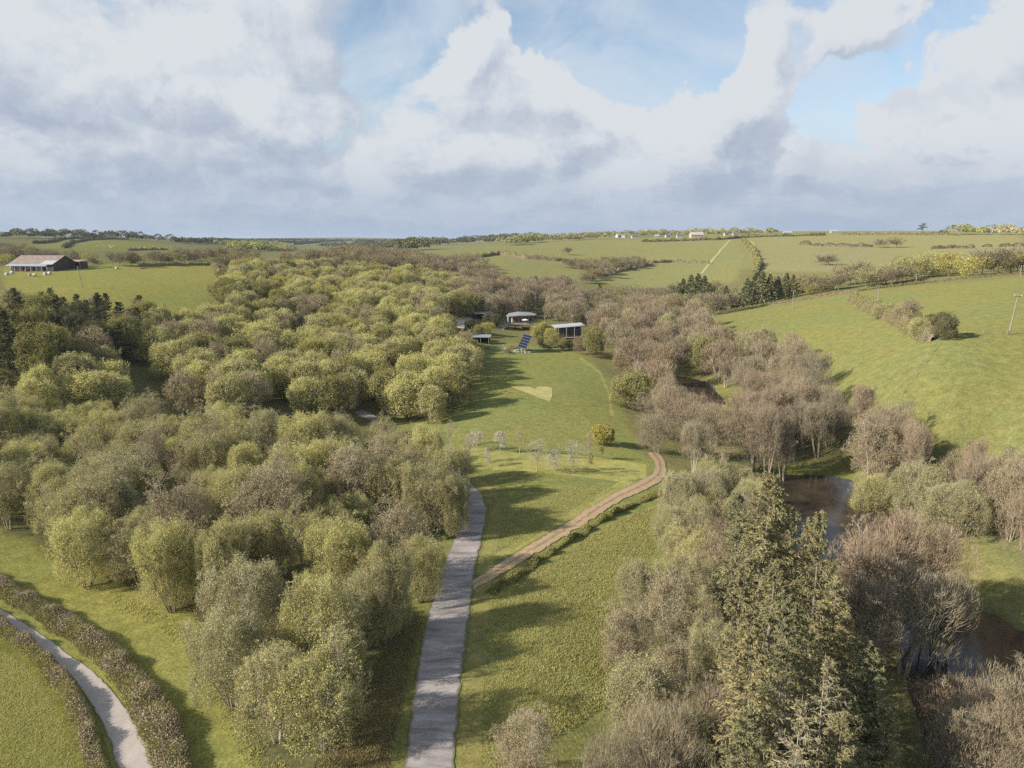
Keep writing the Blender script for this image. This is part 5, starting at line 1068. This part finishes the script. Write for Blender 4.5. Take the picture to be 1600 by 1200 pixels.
# round-roofed timber house on a deck
def round_house():
    p = at(815, 514); e = empty('timber_house', p, R_(6)); W = 11.5
    BX().box((0.8, 2.6, 3.9), (8.6, 5.0, 3.0)).build('wall', 'timber', e)
    # curved leaf-shaped roof
    out = [(-6.6, .3), (-5.6, -1.2), (-2.0, -1.9), (2.0, -1.7), (5.0, -.6), (6.7, 1.6), (6.2, 4.0), (3.6, 5.6), (-1.0, 6.0), (-5.0, 4.4)]; n = len(out)
    top = [(x, y, 5.6 + .55 * (1 - (x / 7) ** 2) + .10 * y) for x, y in out]; b = BX()
    b.poly(top + [(0, 2, 6.55)] + [(x, y, z - .28) for x, y, z in top] + [(0, 2, 6.2)], [[i, (i + 1) % n, n] for i in range(n)] + [[n + 1 + (i + 1) % n, n + 1 + i, 2 * n + 1] for i in range(n)] + [[(i + 1) % n, i, n + 1 + i, n + 1 + (i + 1) % n] for i in range(n)]); b.build('roof', 'roof_grey', e)
    for x in (-2.2, -.2, 1.8, 3.8):
        f = BX().box((x, .02, 3.8), (1.35, .12, 2.0)).build('window', 'timber_grey', e)
        BX().box((x, -.06, 3.8), (1.1, .06, 1.75)).build('pane', 'glass', f)
    for x in (-5.8, -4.2): BX().rod((x, -.2, 2.4), (x, -.2, 5.5), .16).build('post', 'white', e)
    BX().box((-1.0, -1.6, 2.3), (11.0, 4.2, .25)).build('deck', 'timber_grey', e)
    for x in (-6, -3, 0, 3, 4.3): BX().rod((x, -3.4, -.6), (x, -3.4, 2.2), .15).build('leg', 'timber_dark', e)
    r = BX(); r.rod((-6.4, -3.6, 3.3), (4.4, -3.6, 3.3), .05)
    for i in range(12): r.rod((-6.4 + i * .98, -3.6, 2.4), (-6.4 + i * .98, -3.6, 3.3), .035)
    r.build('railing', 'timber_grey', e)
    a, b_ = Vector((-6.2, -2.2, 2.4)), Vector((-10.2, -8.5, -.1)); d = (b_ - a).normalized(); s = Vector((d.y, -d.x, 0)).normalized()
    st = BX(); st.prism([a + s * .9, a - s * .9, b_ - s * .9, b_ + s * .9], (0, 0, .2)); st.build('ramp', 'timber_grey', e)
    BX().rod(a + s * .9 + Vector((0, 0, 1)), b_ + s * .9 + Vector((0, 0, 1)), .05).build('handrail', 'timber_grey', e)
    tag(e, 'brown timber house with a rounded grey metal roof on a raised deck', 'house'); return e, p
rh, rp = round_house()
def on_deck(x, y, z=2.43): return rh.matrix_basis @ Vector((x, y, z))
e = empty('parasol', on_deck(1.2, -2.3)); BX().rod((0, 0, 0), (0, 0, 2.0), .04).build('pole', 'white', e); b = BX(); n = 10; R0 = 1.5
b.poly([(math.cos(i * .6283) * R0, math.sin(i * .6283) * R0, 1.65) for i in range(n)] + [(0, 0, 2.1), (0, 0, 2.05)] + [(math.cos(i * .6283) * R0, math.sin(i * .6283) * R0, 1.6) for i in range(n)], [[i, (i + 1) % n, n] for i in range(n)] + [[12 + (i + 1) % n, 12 + i, n + 1] for i in range(n)] + [[(i + 1) % n, i, 12 + i, 12 + (i + 1) % n] for i in range(n)]); b.build('canopy', 'white', e); tag(e, 'white parasol on the deck of the round-roofed house', 'parasol')
e = empty('garden_table', on_deck(3.3, -2.2)); b = BX(); b.box((0, 0, .74), (1.8, 1.0, .06)).build('tabletop', 'blue', e)
for sx in (-.8, .8):
    for sy in (-.4, .4): BX().rod((sx, sy, 0), (sx, sy, .71), .035).build('leg', 'steel', e)
tag(e, 'blue-covered table on the deck of the round-roofed house', 'table')
# second cabin
def cabin():
    p = at(890, 529); e = empty('cabin', p, R_(10)); b = BX(); b.box((0, 2.5, 2.0), (9.8, 4.6, 4.2)); b.build('wall', 'timber_dark', e)
    BX().prism([(-6.0, -.9, 4.15), (5.8, -.9, 4.9), (5.8, 5.2, 5.3), (-6.0, 5.2, 4.6)], (0, 0, .25)).build('roof', 'roof_pale', e)
    for i in range(5):
        f = BX().box((-3.7 + i * 1.85, .16, 2.3), (1.55, .12, 2.6)).build('window', 'timber_grey', e); BX().box((-3.7 + i * 1.85, .08, 2.3), (1.35, .06, 2.35)).build('pane', 'glass', f)
    for x in (-4.7, -1.6, 1.6, 4.7): BX().rod((x, -1.2, -.4), (x, -1.2, 4.2 + (x + 6) * .06), .11).build('post', 'timber_grey', e)
    BX().box((0, -.9, .55), (10.4, 2.2, .2)).build('deck', 'timber_grey', e)
    tag(e, 'small dark glazed cabin under a pale sloping flat roof, right of the round-roofed house', 'cabin')
cabin()
def shelter(px, py, w, d, h, rot, roofm, name, label, cat):
    p = at(px, py); e = empty(name, p, R_(rot)); BX().box((0, d / 2 - .1, h / 2), (w * .96, .15, h)).build('back_wall', 'timber_dark', e)
    BX().prism([(-w / 2 - .3, -d / 2 - .3, h), (w / 2 + .3, -d / 2 - .3, h), (w / 2 + .3, d / 2 + .3, h + .45), (-w / 2 - .3, d / 2 + .3, h + .45)], (0, 0, .14)).build('roof', roofm, e)
    for sx in (-1, 1): BX().box((sx * w * .47, 0, h / 2), (.12, d * .95, h)).build('side_wall', 'timber_dark', e)
    for k in range(3): BX().rod((-w * .45 + k * w * .45, -d / 2, -.2), (-w * .45 + k * w * .45, -d / 2, h), .08).build('post', 'timber_grey', e)
    tag(e, label, cat)
shelter(752, 536, 6.5, 4, 2.3, -4, 'roof_grey', 'open_shelter', 'low open shelter with a grey flat roof at the meadow edge', 'shelter')
shelter(755, 499, 7.5, 4.5, 2.6, 14, 'roof_grey', 'garden_shed', 'low grey-roofed shed behind the bushes left of the house', 'shed')
yard([(700, 497), (736, 497), (735, 508), (722, 514), (700, 512)], 'grey gravel yard left of the houses'); yard([(708, 482), (742, 481), (742, 488), (708, 489)], 'pale gravel patch behind the yard')
# tracker with solar panels
def tracker():
    p = at(820, 549); e = empty('solar_tracker', p); n = Vector((-.80, -.36, .48)).normalized(); h = Vector((0, 0, 1)).cross(n).normalized(); v = n.cross(h); c = Vector((0, 0, 3.5)); A, B = 6.4, 5.0
    def q(a, b_, o=0): return c + h * a + v * b_ + n * o
    BX().rod((0, 0, -.3), c - n * .3, .2, 10).build('post', 'steel', e)
    BX().prism([q(-A / 2, -B / 2, -.12), q(A / 2, -B / 2, -.12), q(A / 2, B / 2, -.12), q(-A / 2, B / 2, -.12)], n * .12).build('frame', 'steel', e)
    na, nb = 7, 5
    for i in range(na):
        for j in range(nb):
            a0 = -A / 2 + .07 + i * (A - .07) / na; b0 = -B / 2 + .07 + j * (B - .07) / nb; a1 = a0 + (A - .07) / na - .06; b1 = b0 + (B - .07) / nb - .06
            BX().prism([q(a0, b0, .004), q(a1, b0, .004), q(a1, b1, .004), q(a0, b1, .004)], n * .03).build('solar_panel', 'solar', e)
    for s_ in (-1, 1): BX().rod((0, 0, 2.2), q(s_ * 2, 0, -.15), .07).build('strut', 'steel', e)
    tag(e, 'tilted square array of dark blue solar panels on a post in the meadow', 'solar panel'); return p
tp = tracker()
g = random.Random(3)
for i in range(17):
    a = i / 17 * 2 * math.pi; x = tp.x + math.cos(a) * 3.4 * g.uniform(.9, 1.1); y = tp.y + math.sin(a) * 3.0 * g.uniform(.9, 1.1); o = BX().blob((0, 0, .15), g.uniform(.35, .6), i, .7).build('boulder', 'stone'); o.location = (x, y, float(gz(x, y))); tag(o, 'grey boulder in the ring around the solar panel post', 'boulder', 'boulders around the solar panel post')
for i, (x, y, lb) in enumerate([(790, 545, 'grey boulder on the left of the flower mound by the solar panel'), (797, 541, 'pale boulder at the far side of the flower mound'), (787, 540, 'small boulder at the left tip of the flower mound')]):
    q = at(x, y); o = BX().blob((0, 0, .1), .45, 40 + i, .7).build('boulder', 'stone'); o.location = q; tag(o, lb, 'boulder')
q = at(798, 543); o = BX().blob((0, 0, .1), 3.0, 77, .22, 3, .3).build('planted_mound', grass_mat('dry planting', (.19, .15, .07), .5)); o.location = q; tag(o, 'low brown planted mound left of the solar panel', 'flower bed')
def bench(px, py, label, rz):
    p = at(px, py); e = empty('picnic_bench', p, rz); BX().box((0, 0, .74), (2.0, .8, .06)).build('tabletop', 'timber_dark', e)
    for s_ in (-1, 1):
        BX().box((0, s_ * .75, .45), (2.0, .28, .05)).build('seat', 'timber_dark', e)
        f = BX(); f.rod((s_ * .7, -.75, 0), (s_ * .7, .1, .72), .05); f.rod((s_ * .7, .75, 0), (s_ * .7, -.1, .72), .05); f.box((s_ * .7, 0, .42), (.06, 1.7, .08)); f.build('leg_frame', 'timber_dark', e)
    tag(e, label, 'picnic table')
bench(793, 551, 'dark picnic table on the grass left of the solar panel', .3); bench(798, 553, 'second dark picnic table right beside the first', 1.2); bench(760, 546, 'dark picnic table by the open shelter', .1)
# barn
def barn():
    a = at(18, 424); b_ = at(84, 424); c = (a + b_) / 2; d = b_ - a; L = d.xy.length; e = empty('barn', c, math.atan2(d.y, d.x)); D = 14; H = 3.6; Rz = 7.2
    BX().box((0, D / 2, H / 2), (L, D, H)).build('wall', 'timber_dark', e)
    g_ = BX()
    for s_ in (-1, 1): g_.prism([(s_ * L / 2, 0, H), (s_ * L / 2, D, H), (s_ * L / 2, D / 2, Rz)], (-s_ * .2, 0, 0))
    g_.build('gable', 'timber_dark', e)
    o = 1.0; r = BX()
    r.prism([(-L / 2 - .6, -o, H - .35), (L / 2 + .6, -o, H - .35), (L / 2 + .6, D / 2, Rz + .15), (-L / 2 - .6, D / 2, Rz + .15)], (0, 0, .16)); r.prism([(-L / 2 - .6, D + o, H - .35), (L / 2 + .6, D + o, H - .35), (L / 2 + .6, D / 2, Rz + .15), (-L / 2 - .6, D / 2, Rz + .15)], (0, 0, .16)); ro = r.build('roof', 'roof_barn', e)
    s = BX()
    for i in range(26): s.box((-L / 2 + i * (L + .4) / 25, D / 2, Rz + .36), (.5, .5, .12))
    s.build('ridge_cap', 'roof_pale', ro)
    BX().prism([(-L / 2 - .6, -o - 1.6, H - 1.05), (L / 2 - 2, -o - 1.6, H - 1.05), (L / 2 - 2, -o + .1, H - .25), (-L / 2 - .6, -o + .1, H - .25)], (0, 0, .12)).build('lower_roof', 'roof_skirt', e)
    BX().prism([(L / 2 - 6.5, -o - .05, H - .15), (L / 2 + .65, -o - .05, H - .15), (L / 2 + .65, D * .22, H + 1.75), (L / 2 - 6.5, D * .22, H + 1.75)], (0, 0, .12)).build('roof_patch', 'roof_pale', e)
    for i in range(8): BX().box((-L / 2 + 1.5 + i * (L - 3) / 7, -2.2, (H - 1.0) / 2), (.25, .25, H - 1.0)).build('post', 'timber_grey', e)
    for i in range(4): BX().box((-L / 2 + 5 + i * 6, -.06, 1.1), (3.6, .12, 2.2)).build('stone_panel', 'stone', e)
    tag(e, 'long old barn with a reddish sheet roof at the far left field', 'barn')
    # lean-to
    p = at(112, 420); f = empty('open_shed', p, math.atan2(d.y, d.x)); w = 10
    BX().box((0, 5, 1.7), (w, .2, 3.4)).build('back_wall', 'timber_dark', f); BX().box((w / 2, 2.5, 1.7), (.2, 5, 3.4)).build('side_wall', 'timber_dark', f)
    BX().prism([(-w / 2 - .3, -.5, 3.5), (w / 2 + .3, -.5, 3.5), (w / 2 + .3, 5.4, 4.2), (-w / 2 - .3, 5.4, 4.2)], (0, 0, .14)).build('roof', 'orange', f)
    for i in range(4): BX().box((-w / 2 + i * w / 3, 0, 1.7), (.22, .22, 3.5)).build('post', 'timber_grey', f)
    tag(f, 'open-fronted dark shed with an orange roof edge beside the barn', 'shed')
barn()
def bale(px, py, label, mat='far_white', r=.7, grp=None):
    p = at(px, py); e = empty('wrapped_bale', p, rnd.uniform(0, 3)); k = 14; b = BX(); b.rod((-.6, 0, r * .95), (.6, 0, r * .95), r, k); b.build('wrap', mat, e)
    c = BX(); c.rod((-.68, 0, r * .95), (-.6, 0, r * .95), r * .72, k); c.rod((.6, 0, r * .95), (.68, 0, r * .95), r * .72, k); c.build('end_fold', mat, e); tag(e, label, 'bale', grp)
for x, y, lb in [(11, 430, 'white wrapped bale at the left end of the row by the barn'), (19, 428, 'white wrapped bale standing second from the left'), (18, 420, 'white bale close to the barn wall'), (46, 431, 'white wrapped bale in the middle of the rough patch'), (54, 432, 'small white bale right of the middle one'), (71, 430, 'white bale on the grass right of the rough patch'), (78, 429, 'white bale at the right end on the grass'), (83, 423, 'white bale near the barn corner'), (183, 421, 'white bale at the far hedge of the barn field')]: bale(x, y, lb)
for x, y, s_, lb in [(43, 424, 1.6, 'heap of reddish scrap in front of the barn'), (223, 420, 1.3, 'rusty brown heap at the far hedge of the barn field')]:
    q = at(x, y); b = BX(); g = random.Random(x)
    for i in range(7): b.blob((g.uniform(-1.6, 1.6), g.uniform(-1, 1), .3), g.uniform(.4, .8) * s_ * .6, i + x, .8, 1, .4)
    o = b.build('scrap_heap', 'rust'); o.location = q; tag(o, lb, 'scrap heap')
# poles
def pole(px0, py0, ytop, label, arm=True, stay=False, lean=0):
    p = at(px0, py0); hgt = (py0 - ytop) / FPX * (p - cam.location).length * 1.0; e = empty('utility_pole', p); e.rotation_euler.y = lean
    BX().rod((0, 0, -.5), (0, 0, hgt), .17, 8, .12).build('shaft', 'timber_grey', e)
    if arm:
        a = BX().box((0, 0, hgt - .5), (1.7, .12, .14)).build('crossarm', 'timber_dark', e); i_ = BX()
        for x in (-.75, 0, .75): i_.rod((x, 0, hgt - .43), (x, 0, hgt - .15), .06)
        i_.build('insulator', 'white', a)
    tag(e, label, 'utility pole')
pole(129, 450, 421, 'thin pole standing alone in the barn field', False, lean=-.12); pole(1576, 523, 471, 'leaning pole in the right field by the wire fence', True, lean=.1); pole(1238, 483, 456, 'small pole on the crest left of the sloping field'); pole(851, 506, 493, 'pole between the round-roofed house and the cabin')
pole(1271, 459, 448, 'short pole in the hedgerow above the sloping field'); pole(1431, 444, 430, 'pole at the middle of the hedgerow above the sloping field'); pole(1594, 432, 418, 'pole at the right end of the hedgerow'); pole(1371, 472, 448, 'pole standing in the hillside hedge')
# wire fences
def fence(pts, label, gap=4.0, h=1.15):
    P = [at(*p) for p in pts]; L = sum((b.xy - a.xy).length for a, b in zip(P[:-1], P[1:])); n = max(3, int(L / gap)); ln = resample(P, n); e = empty('wire_fence', (ln[0][0], ln[0][1], float(gz(*ln[0])))); q = [Vector((x, y, float(gz(x, y)))) - e.location for x, y in ln]
    for v in q[:95]: BX().rod(v + Vector((0, 0, -.2)), v + Vector((0, 0, h)), .07, 5).build('post', 'timber_grey', e)
    w = BX()
    for a, b in zip(q[:-1], q[1:]):
        for z in (.45, .8, 1.08): w.rod(a + Vector((0, 0, z)), b + Vector((0, 0, z)), .012, 3)
    w.build('wire', 'steel', e); tag(e, label, 'fence')
fence([(1495, 522), (1535, 523), (1576, 524), (1640, 522)], 'wire fence crossing the right field past the leaning pole'); fence([(1468, 537), (1450, 562), (1432, 590), (1411, 616)], 'wire fence running down the sloping field from the lone bush'); fence([(915, 379.5), (960, 379), (1040, 378)], 'line of posts along the crest of the far field', 9, 1.6)
# farmhouses on the skyline
def house(px, py, w, d, h, rot, wallm, roofm, label, rz_=None, cat='house'):
    w *= .8; d *= .85; h *= .8; wallm = 'far_white' if wallm == 'white' else wallm; p = at(px, py); e = empty('farmhouse', p, R_(rot)); BX().box((0, 0, h / 2 - .5), (w, d, h + 1)).build('wall', wallm, e); r = rz_ or d * .38
    gb = BX()
    for s_ in (-1, 1): gb.prism([(s_ * w / 2, -d / 2, h), (s_ * w / 2, d / 2, h), (s_ * w / 2, 0, h + r)], (-s_ * .2, 0, 0))
    gb.build('gable', wallm, e); b = BX()
    for s_ in (-1, 1): b.prism([(-w / 2 - .4, s_ * (d / 2 + .4), h - .25), (w / 2 + .4, s_ * (d / 2 + .4), h - .25), (w / 2 + .4, 0, h + r + .1), (-w / 2 - .4, 0, h + r + .1)], (0, 0, .15))
    ro = b.build('roof', roofm, e); BX().box((w * .35, 0, h + r + .5), (.9, .7, 1.5)).build('chimney', wallm, ro)
    for i in range(max(2, int(w / 4))): f = BX().box((-w / 2 + (i + .5) * w / max(2, int(w / 4)), -d / 2 - .03, h * .55), (1.2, .1, 1.3)).build('window', 'glass', e)
    tag(e, label, cat)
for a in [(1088, 371, 24, 12, 5, 4, 'render', 'render', 'large pinkish white barn on the skyline'), (1062, 371, 12, 8, 3.5, 0, 'white', 'slate', 'white low house left of the skyline barn'), (1043, 371, 9, 7, 3.5, 8, 'white', 'slate', 'small white house second left of the skyline barn'), (1026, 371, 8, 6, 3, -5, 'white', 'roof_pale', 'tiny white house in the skyline hamlet'),
          (966, 371, 10, 8, 5, 35, 'white', 'roof_pale', 'white gabled house with dark trees on the left of the skyline'), (975, 371, 9, 8, 5, -30, 'white', 'slate', 'second white gabled house beside the first'), (992, 372, 14, 8, 4, 5, 'render', 'slate', 'long low house in the skyline trees'),
          (1134, 368, 7, 6, 3.5, 10, 'white', 'slate', 'white cottage right of the skyline barn'), (1150, 368, 13, 7, 3.5, 0, 'white', 'slate', 'dark-roofed white bungalow right of the skyline barn'), (1230, 366, 16, 7, 3, 0, 'white', 'roof_pale', 'pale long shed on the skyline'), (1303, 364, 14, 7, 3, 0, 'render', 'roof_pale', 'pale low building right of centre on the skyline'), (1475, 365, 12, 7, 3, 10, 'timber_dark', 'slate', 'dark low barn by the right skyline trees'),
          (76, 371, 22, 9, 4, 6, 'roof_pale', 'roof_pale', 'pale farm shed on the left skyline'), (108, 372, 12, 8, 4, -10, 'render', 'slate', 'pale farmhouse on the left skyline'), (445, 386, 22, 10, 5, 10, 'white', 'roof_pale', 'white house in the distant left valley'), (456, 385, 14, 9, 5, -20, 'white', 'slate', 'second white house in the distant left valley'), (428, 384, 16, 9, 5, 0, 'render', 'slate', 'pale house left in the distant valley')]: house(*a)
# sheep in the far left field
def sheep(px, py, label, rz):
    p = at(px, py); e = empty('sheep', p, rz); b = BX(); b.blob((0, 0, .68), .45, 5, .75, 2, .12)
    for v in b.bm.verts: v.co.x *= 1.45
    b.blob((.78, 0, .92), .17, 6, 1.0, 1, .1); b.rod((.5, 0, .75), (.8, 0, .9), .16, 6, .11)
    for sx in (-.4, .35):
        for sy in (-.18, .18): b.rod((sx, sy, .5), (sx, sy, 0), .08, 5, .045)
    for sy in (-1, 1): b.rod((.74, sy * .12, 1.0), (.7, sy * .28, .98), .05, 4, .02)
    b.build('body', 'white', e); tag(e, label, 'sheep')
for i, (x, y) in enumerate([(171, 385), (174, 386.5), (177, 385), (173, 388), (152, 385), (160, 384)]): sheep(x, y, 'white sheep in the far left field, ' + ['leftmost of the tight group', 'in the middle of the tight group', 'rightmost of the tight group', 'nearest of the tight group', 'stray one farthest left', 'stray one left of the group'][i], i * 1.1)

# ------------------------------------------------------------------ rough grass
def tufts(polys, n, size, seed, mat, label, rmax=150, name='rough_grass', sp=.16, thr=-.1):
    g = np.random.default_rng(seed); out = []
    for poly in polys:
        w = [at(x, y) for x, y in poly]; xs = [p.x for p in w]; ys = [p.y for p in w]; m = n * 3
        x = g.uniform(min(xs), max(xs), m); y = g.uniform(min(ys), max(ys), m); z = gz(x, y); px, py = proj(x, y, z); k = inpoly(px, py, poly) & (np.hypot(x, y) < rmax) & (vnoise(x, y, 1.3, 9) + vnoise(x, y, 5, 8) > thr - g.exponential(.35, m))
        out.append(np.stack([x, y, z], 1)[k][:n])
    P = np.vstack(out); o = P.mean(0); per = 5; c = np.repeat(P, per, 0) + g.normal(size=(len(P) * per, 3)) * [sp, sp, 0]; k = len(c)
    D = nrm(np.stack([g.normal(size=k) * .5 + .1, g.normal(size=k) * .5, np.ones(k)], 1)); L = size * g.uniform(.5, 1.3, k); b = Br(c - o - [0, 0, .03], D, np.zeros((k, 3)), L, L * 0)
    V, F = spikes(g, b, size * .38); mb = MB(); mb.add(V, F, 0, np.repeat(g.uniform(0, 1, len(P)), per) * .6 + g.uniform(0, .4, k)); ob = link(name, mb.build(name, [M[mat]])); ob.location = o; tag(ob, label, 'grass', kind='stuff')
M['blade'] = foliage_mat('grass blades', (.46, .43, .17), (.46, .43, .17), .45, .75); M['blade_dry'] = foliage_mat('dry grass blades', (.34, .28, .13), (.34, .28, .13), .3, .6)
tufts([[(765, 935), (870, 870), (960, 815), (1040, 785), (1030, 850), (985, 900), (960, 980), (950, 1100), (800, 1190), (760, 1200), (762, 1000)]], 26000, .20, 1, 'blade', 'tussocky rough grass right of the driveway')
tufts([[(775, 800), (860, 760), (960, 762), (860, 820), (795, 862)], [(745, 640), (900, 640), (960, 690), (1000, 712), (740, 698)]], 9000, .16, 2, 'blade', 'longer meadow grass', 230)
tufts([[(-40, 990), (40, 1040), (80, 1090), (110, 1150), (125, 1220), (-40, 1220)]], 9000, .16, 3, 'blade', 'coarse pasture grass left of the lane')
tufts([[(60, 850), (150, 915), (230, 950), (310, 985), (330, 1060), (400, 1150), (470, 1220), (400, 1220), (340, 1120), (290, 1010), (200, 960), (90, 900)]], 9000, .26, 4, 'blade', 'long grass fringe between the mown strip and the trees')
tufts([[(480, 1215), (560, 1080), (640, 960), (660, 960), (600, 1215)], [(60, 860), (480, 960), (560, 1100), (400, 1100), (300, 960)]], 9000, .22, 5, 'blade_dry', 'dry grass below the lower clump of trees')
thin_out()
def single_out():
    from collections import defaultdict
    gr = defaultdict(list)
    for o in C.objects:
        if o.parent is None and o.get('label') and not o.get('kind'): gr[o['label']].append(o)
    W = ['first', 'second', 'third', 'fourth', 'fifth', 'sixth', 'seventh', 'eighth', 'ninth']
    for lb, lst in gr.items():
        if len(lst) < 2: continue
        def rank(ls, word):
            ls.sort(key=lambda o: o.location.x / max(o.location.y, 1)); n = len(ls)
            for i, o in enumerate(ls):
                w = ('leftmost' if i == 0 else 'rightmost' if i == n - 1 else W[i] + ' from left' if i < n / 2 or n - 1 - i > 8 else W[n - 1 - i] + ' from right') if n <= 18 else ''
                t = lb.replace(' of the photo', '').replace('olive green dense', 'dense olive').replace('brown leafless tree left in the valley below the far hill', 'leafless tree left in valley below far hill').replace(' of the ', ' of ').replace('the small clearing', 'the clearing').replace('bushy yellow-green', 'yellow-green') + (', ' + ' '.join(x for x in (word, w) if x) if (word or w) else '')
                if len(t.replace(',', ' ').split()) <= 16: o['label'] = t
        if len(lst) <= 6: rank(lst, '')
        else:
            lst.sort(key=lambda o: o.location.length); m = -(-len(lst) // 9) if len(lst) > 12 else 2; q = -(-len(lst) // m)
            for r_ in range(m): rank(lst[r_ * q:(r_ + 1) * q], 'front row' if r_ == 0 else 'back row' if r_ == m - 1 else W[min(r_, 8)] + ' row')
single_out()
# ------------------------------------------------------------------ air
def haze():
    m, k, out = new_mat('haze'); v = k.new('ShaderNodeVolumePrincipled'); v.inputs['Color'].default_value = (.62, .76, .95, 1); v.inputs['Density'].default_value = 0.000065; v.inputs['Anisotropy'].default_value = .2
    k.l.new(v.outputs[0], out.inputs['Volume'])
    b = BX(); zt = 75.0; zb = float(ZG.min()) - 1.5; b.box((0, 0, (zt + zb) / 2), (25000, 25000, zt - zb)); o = b.build('haze', m); tag(o, 'thin blue distance haze', 'haze', kind='stuff')
haze()
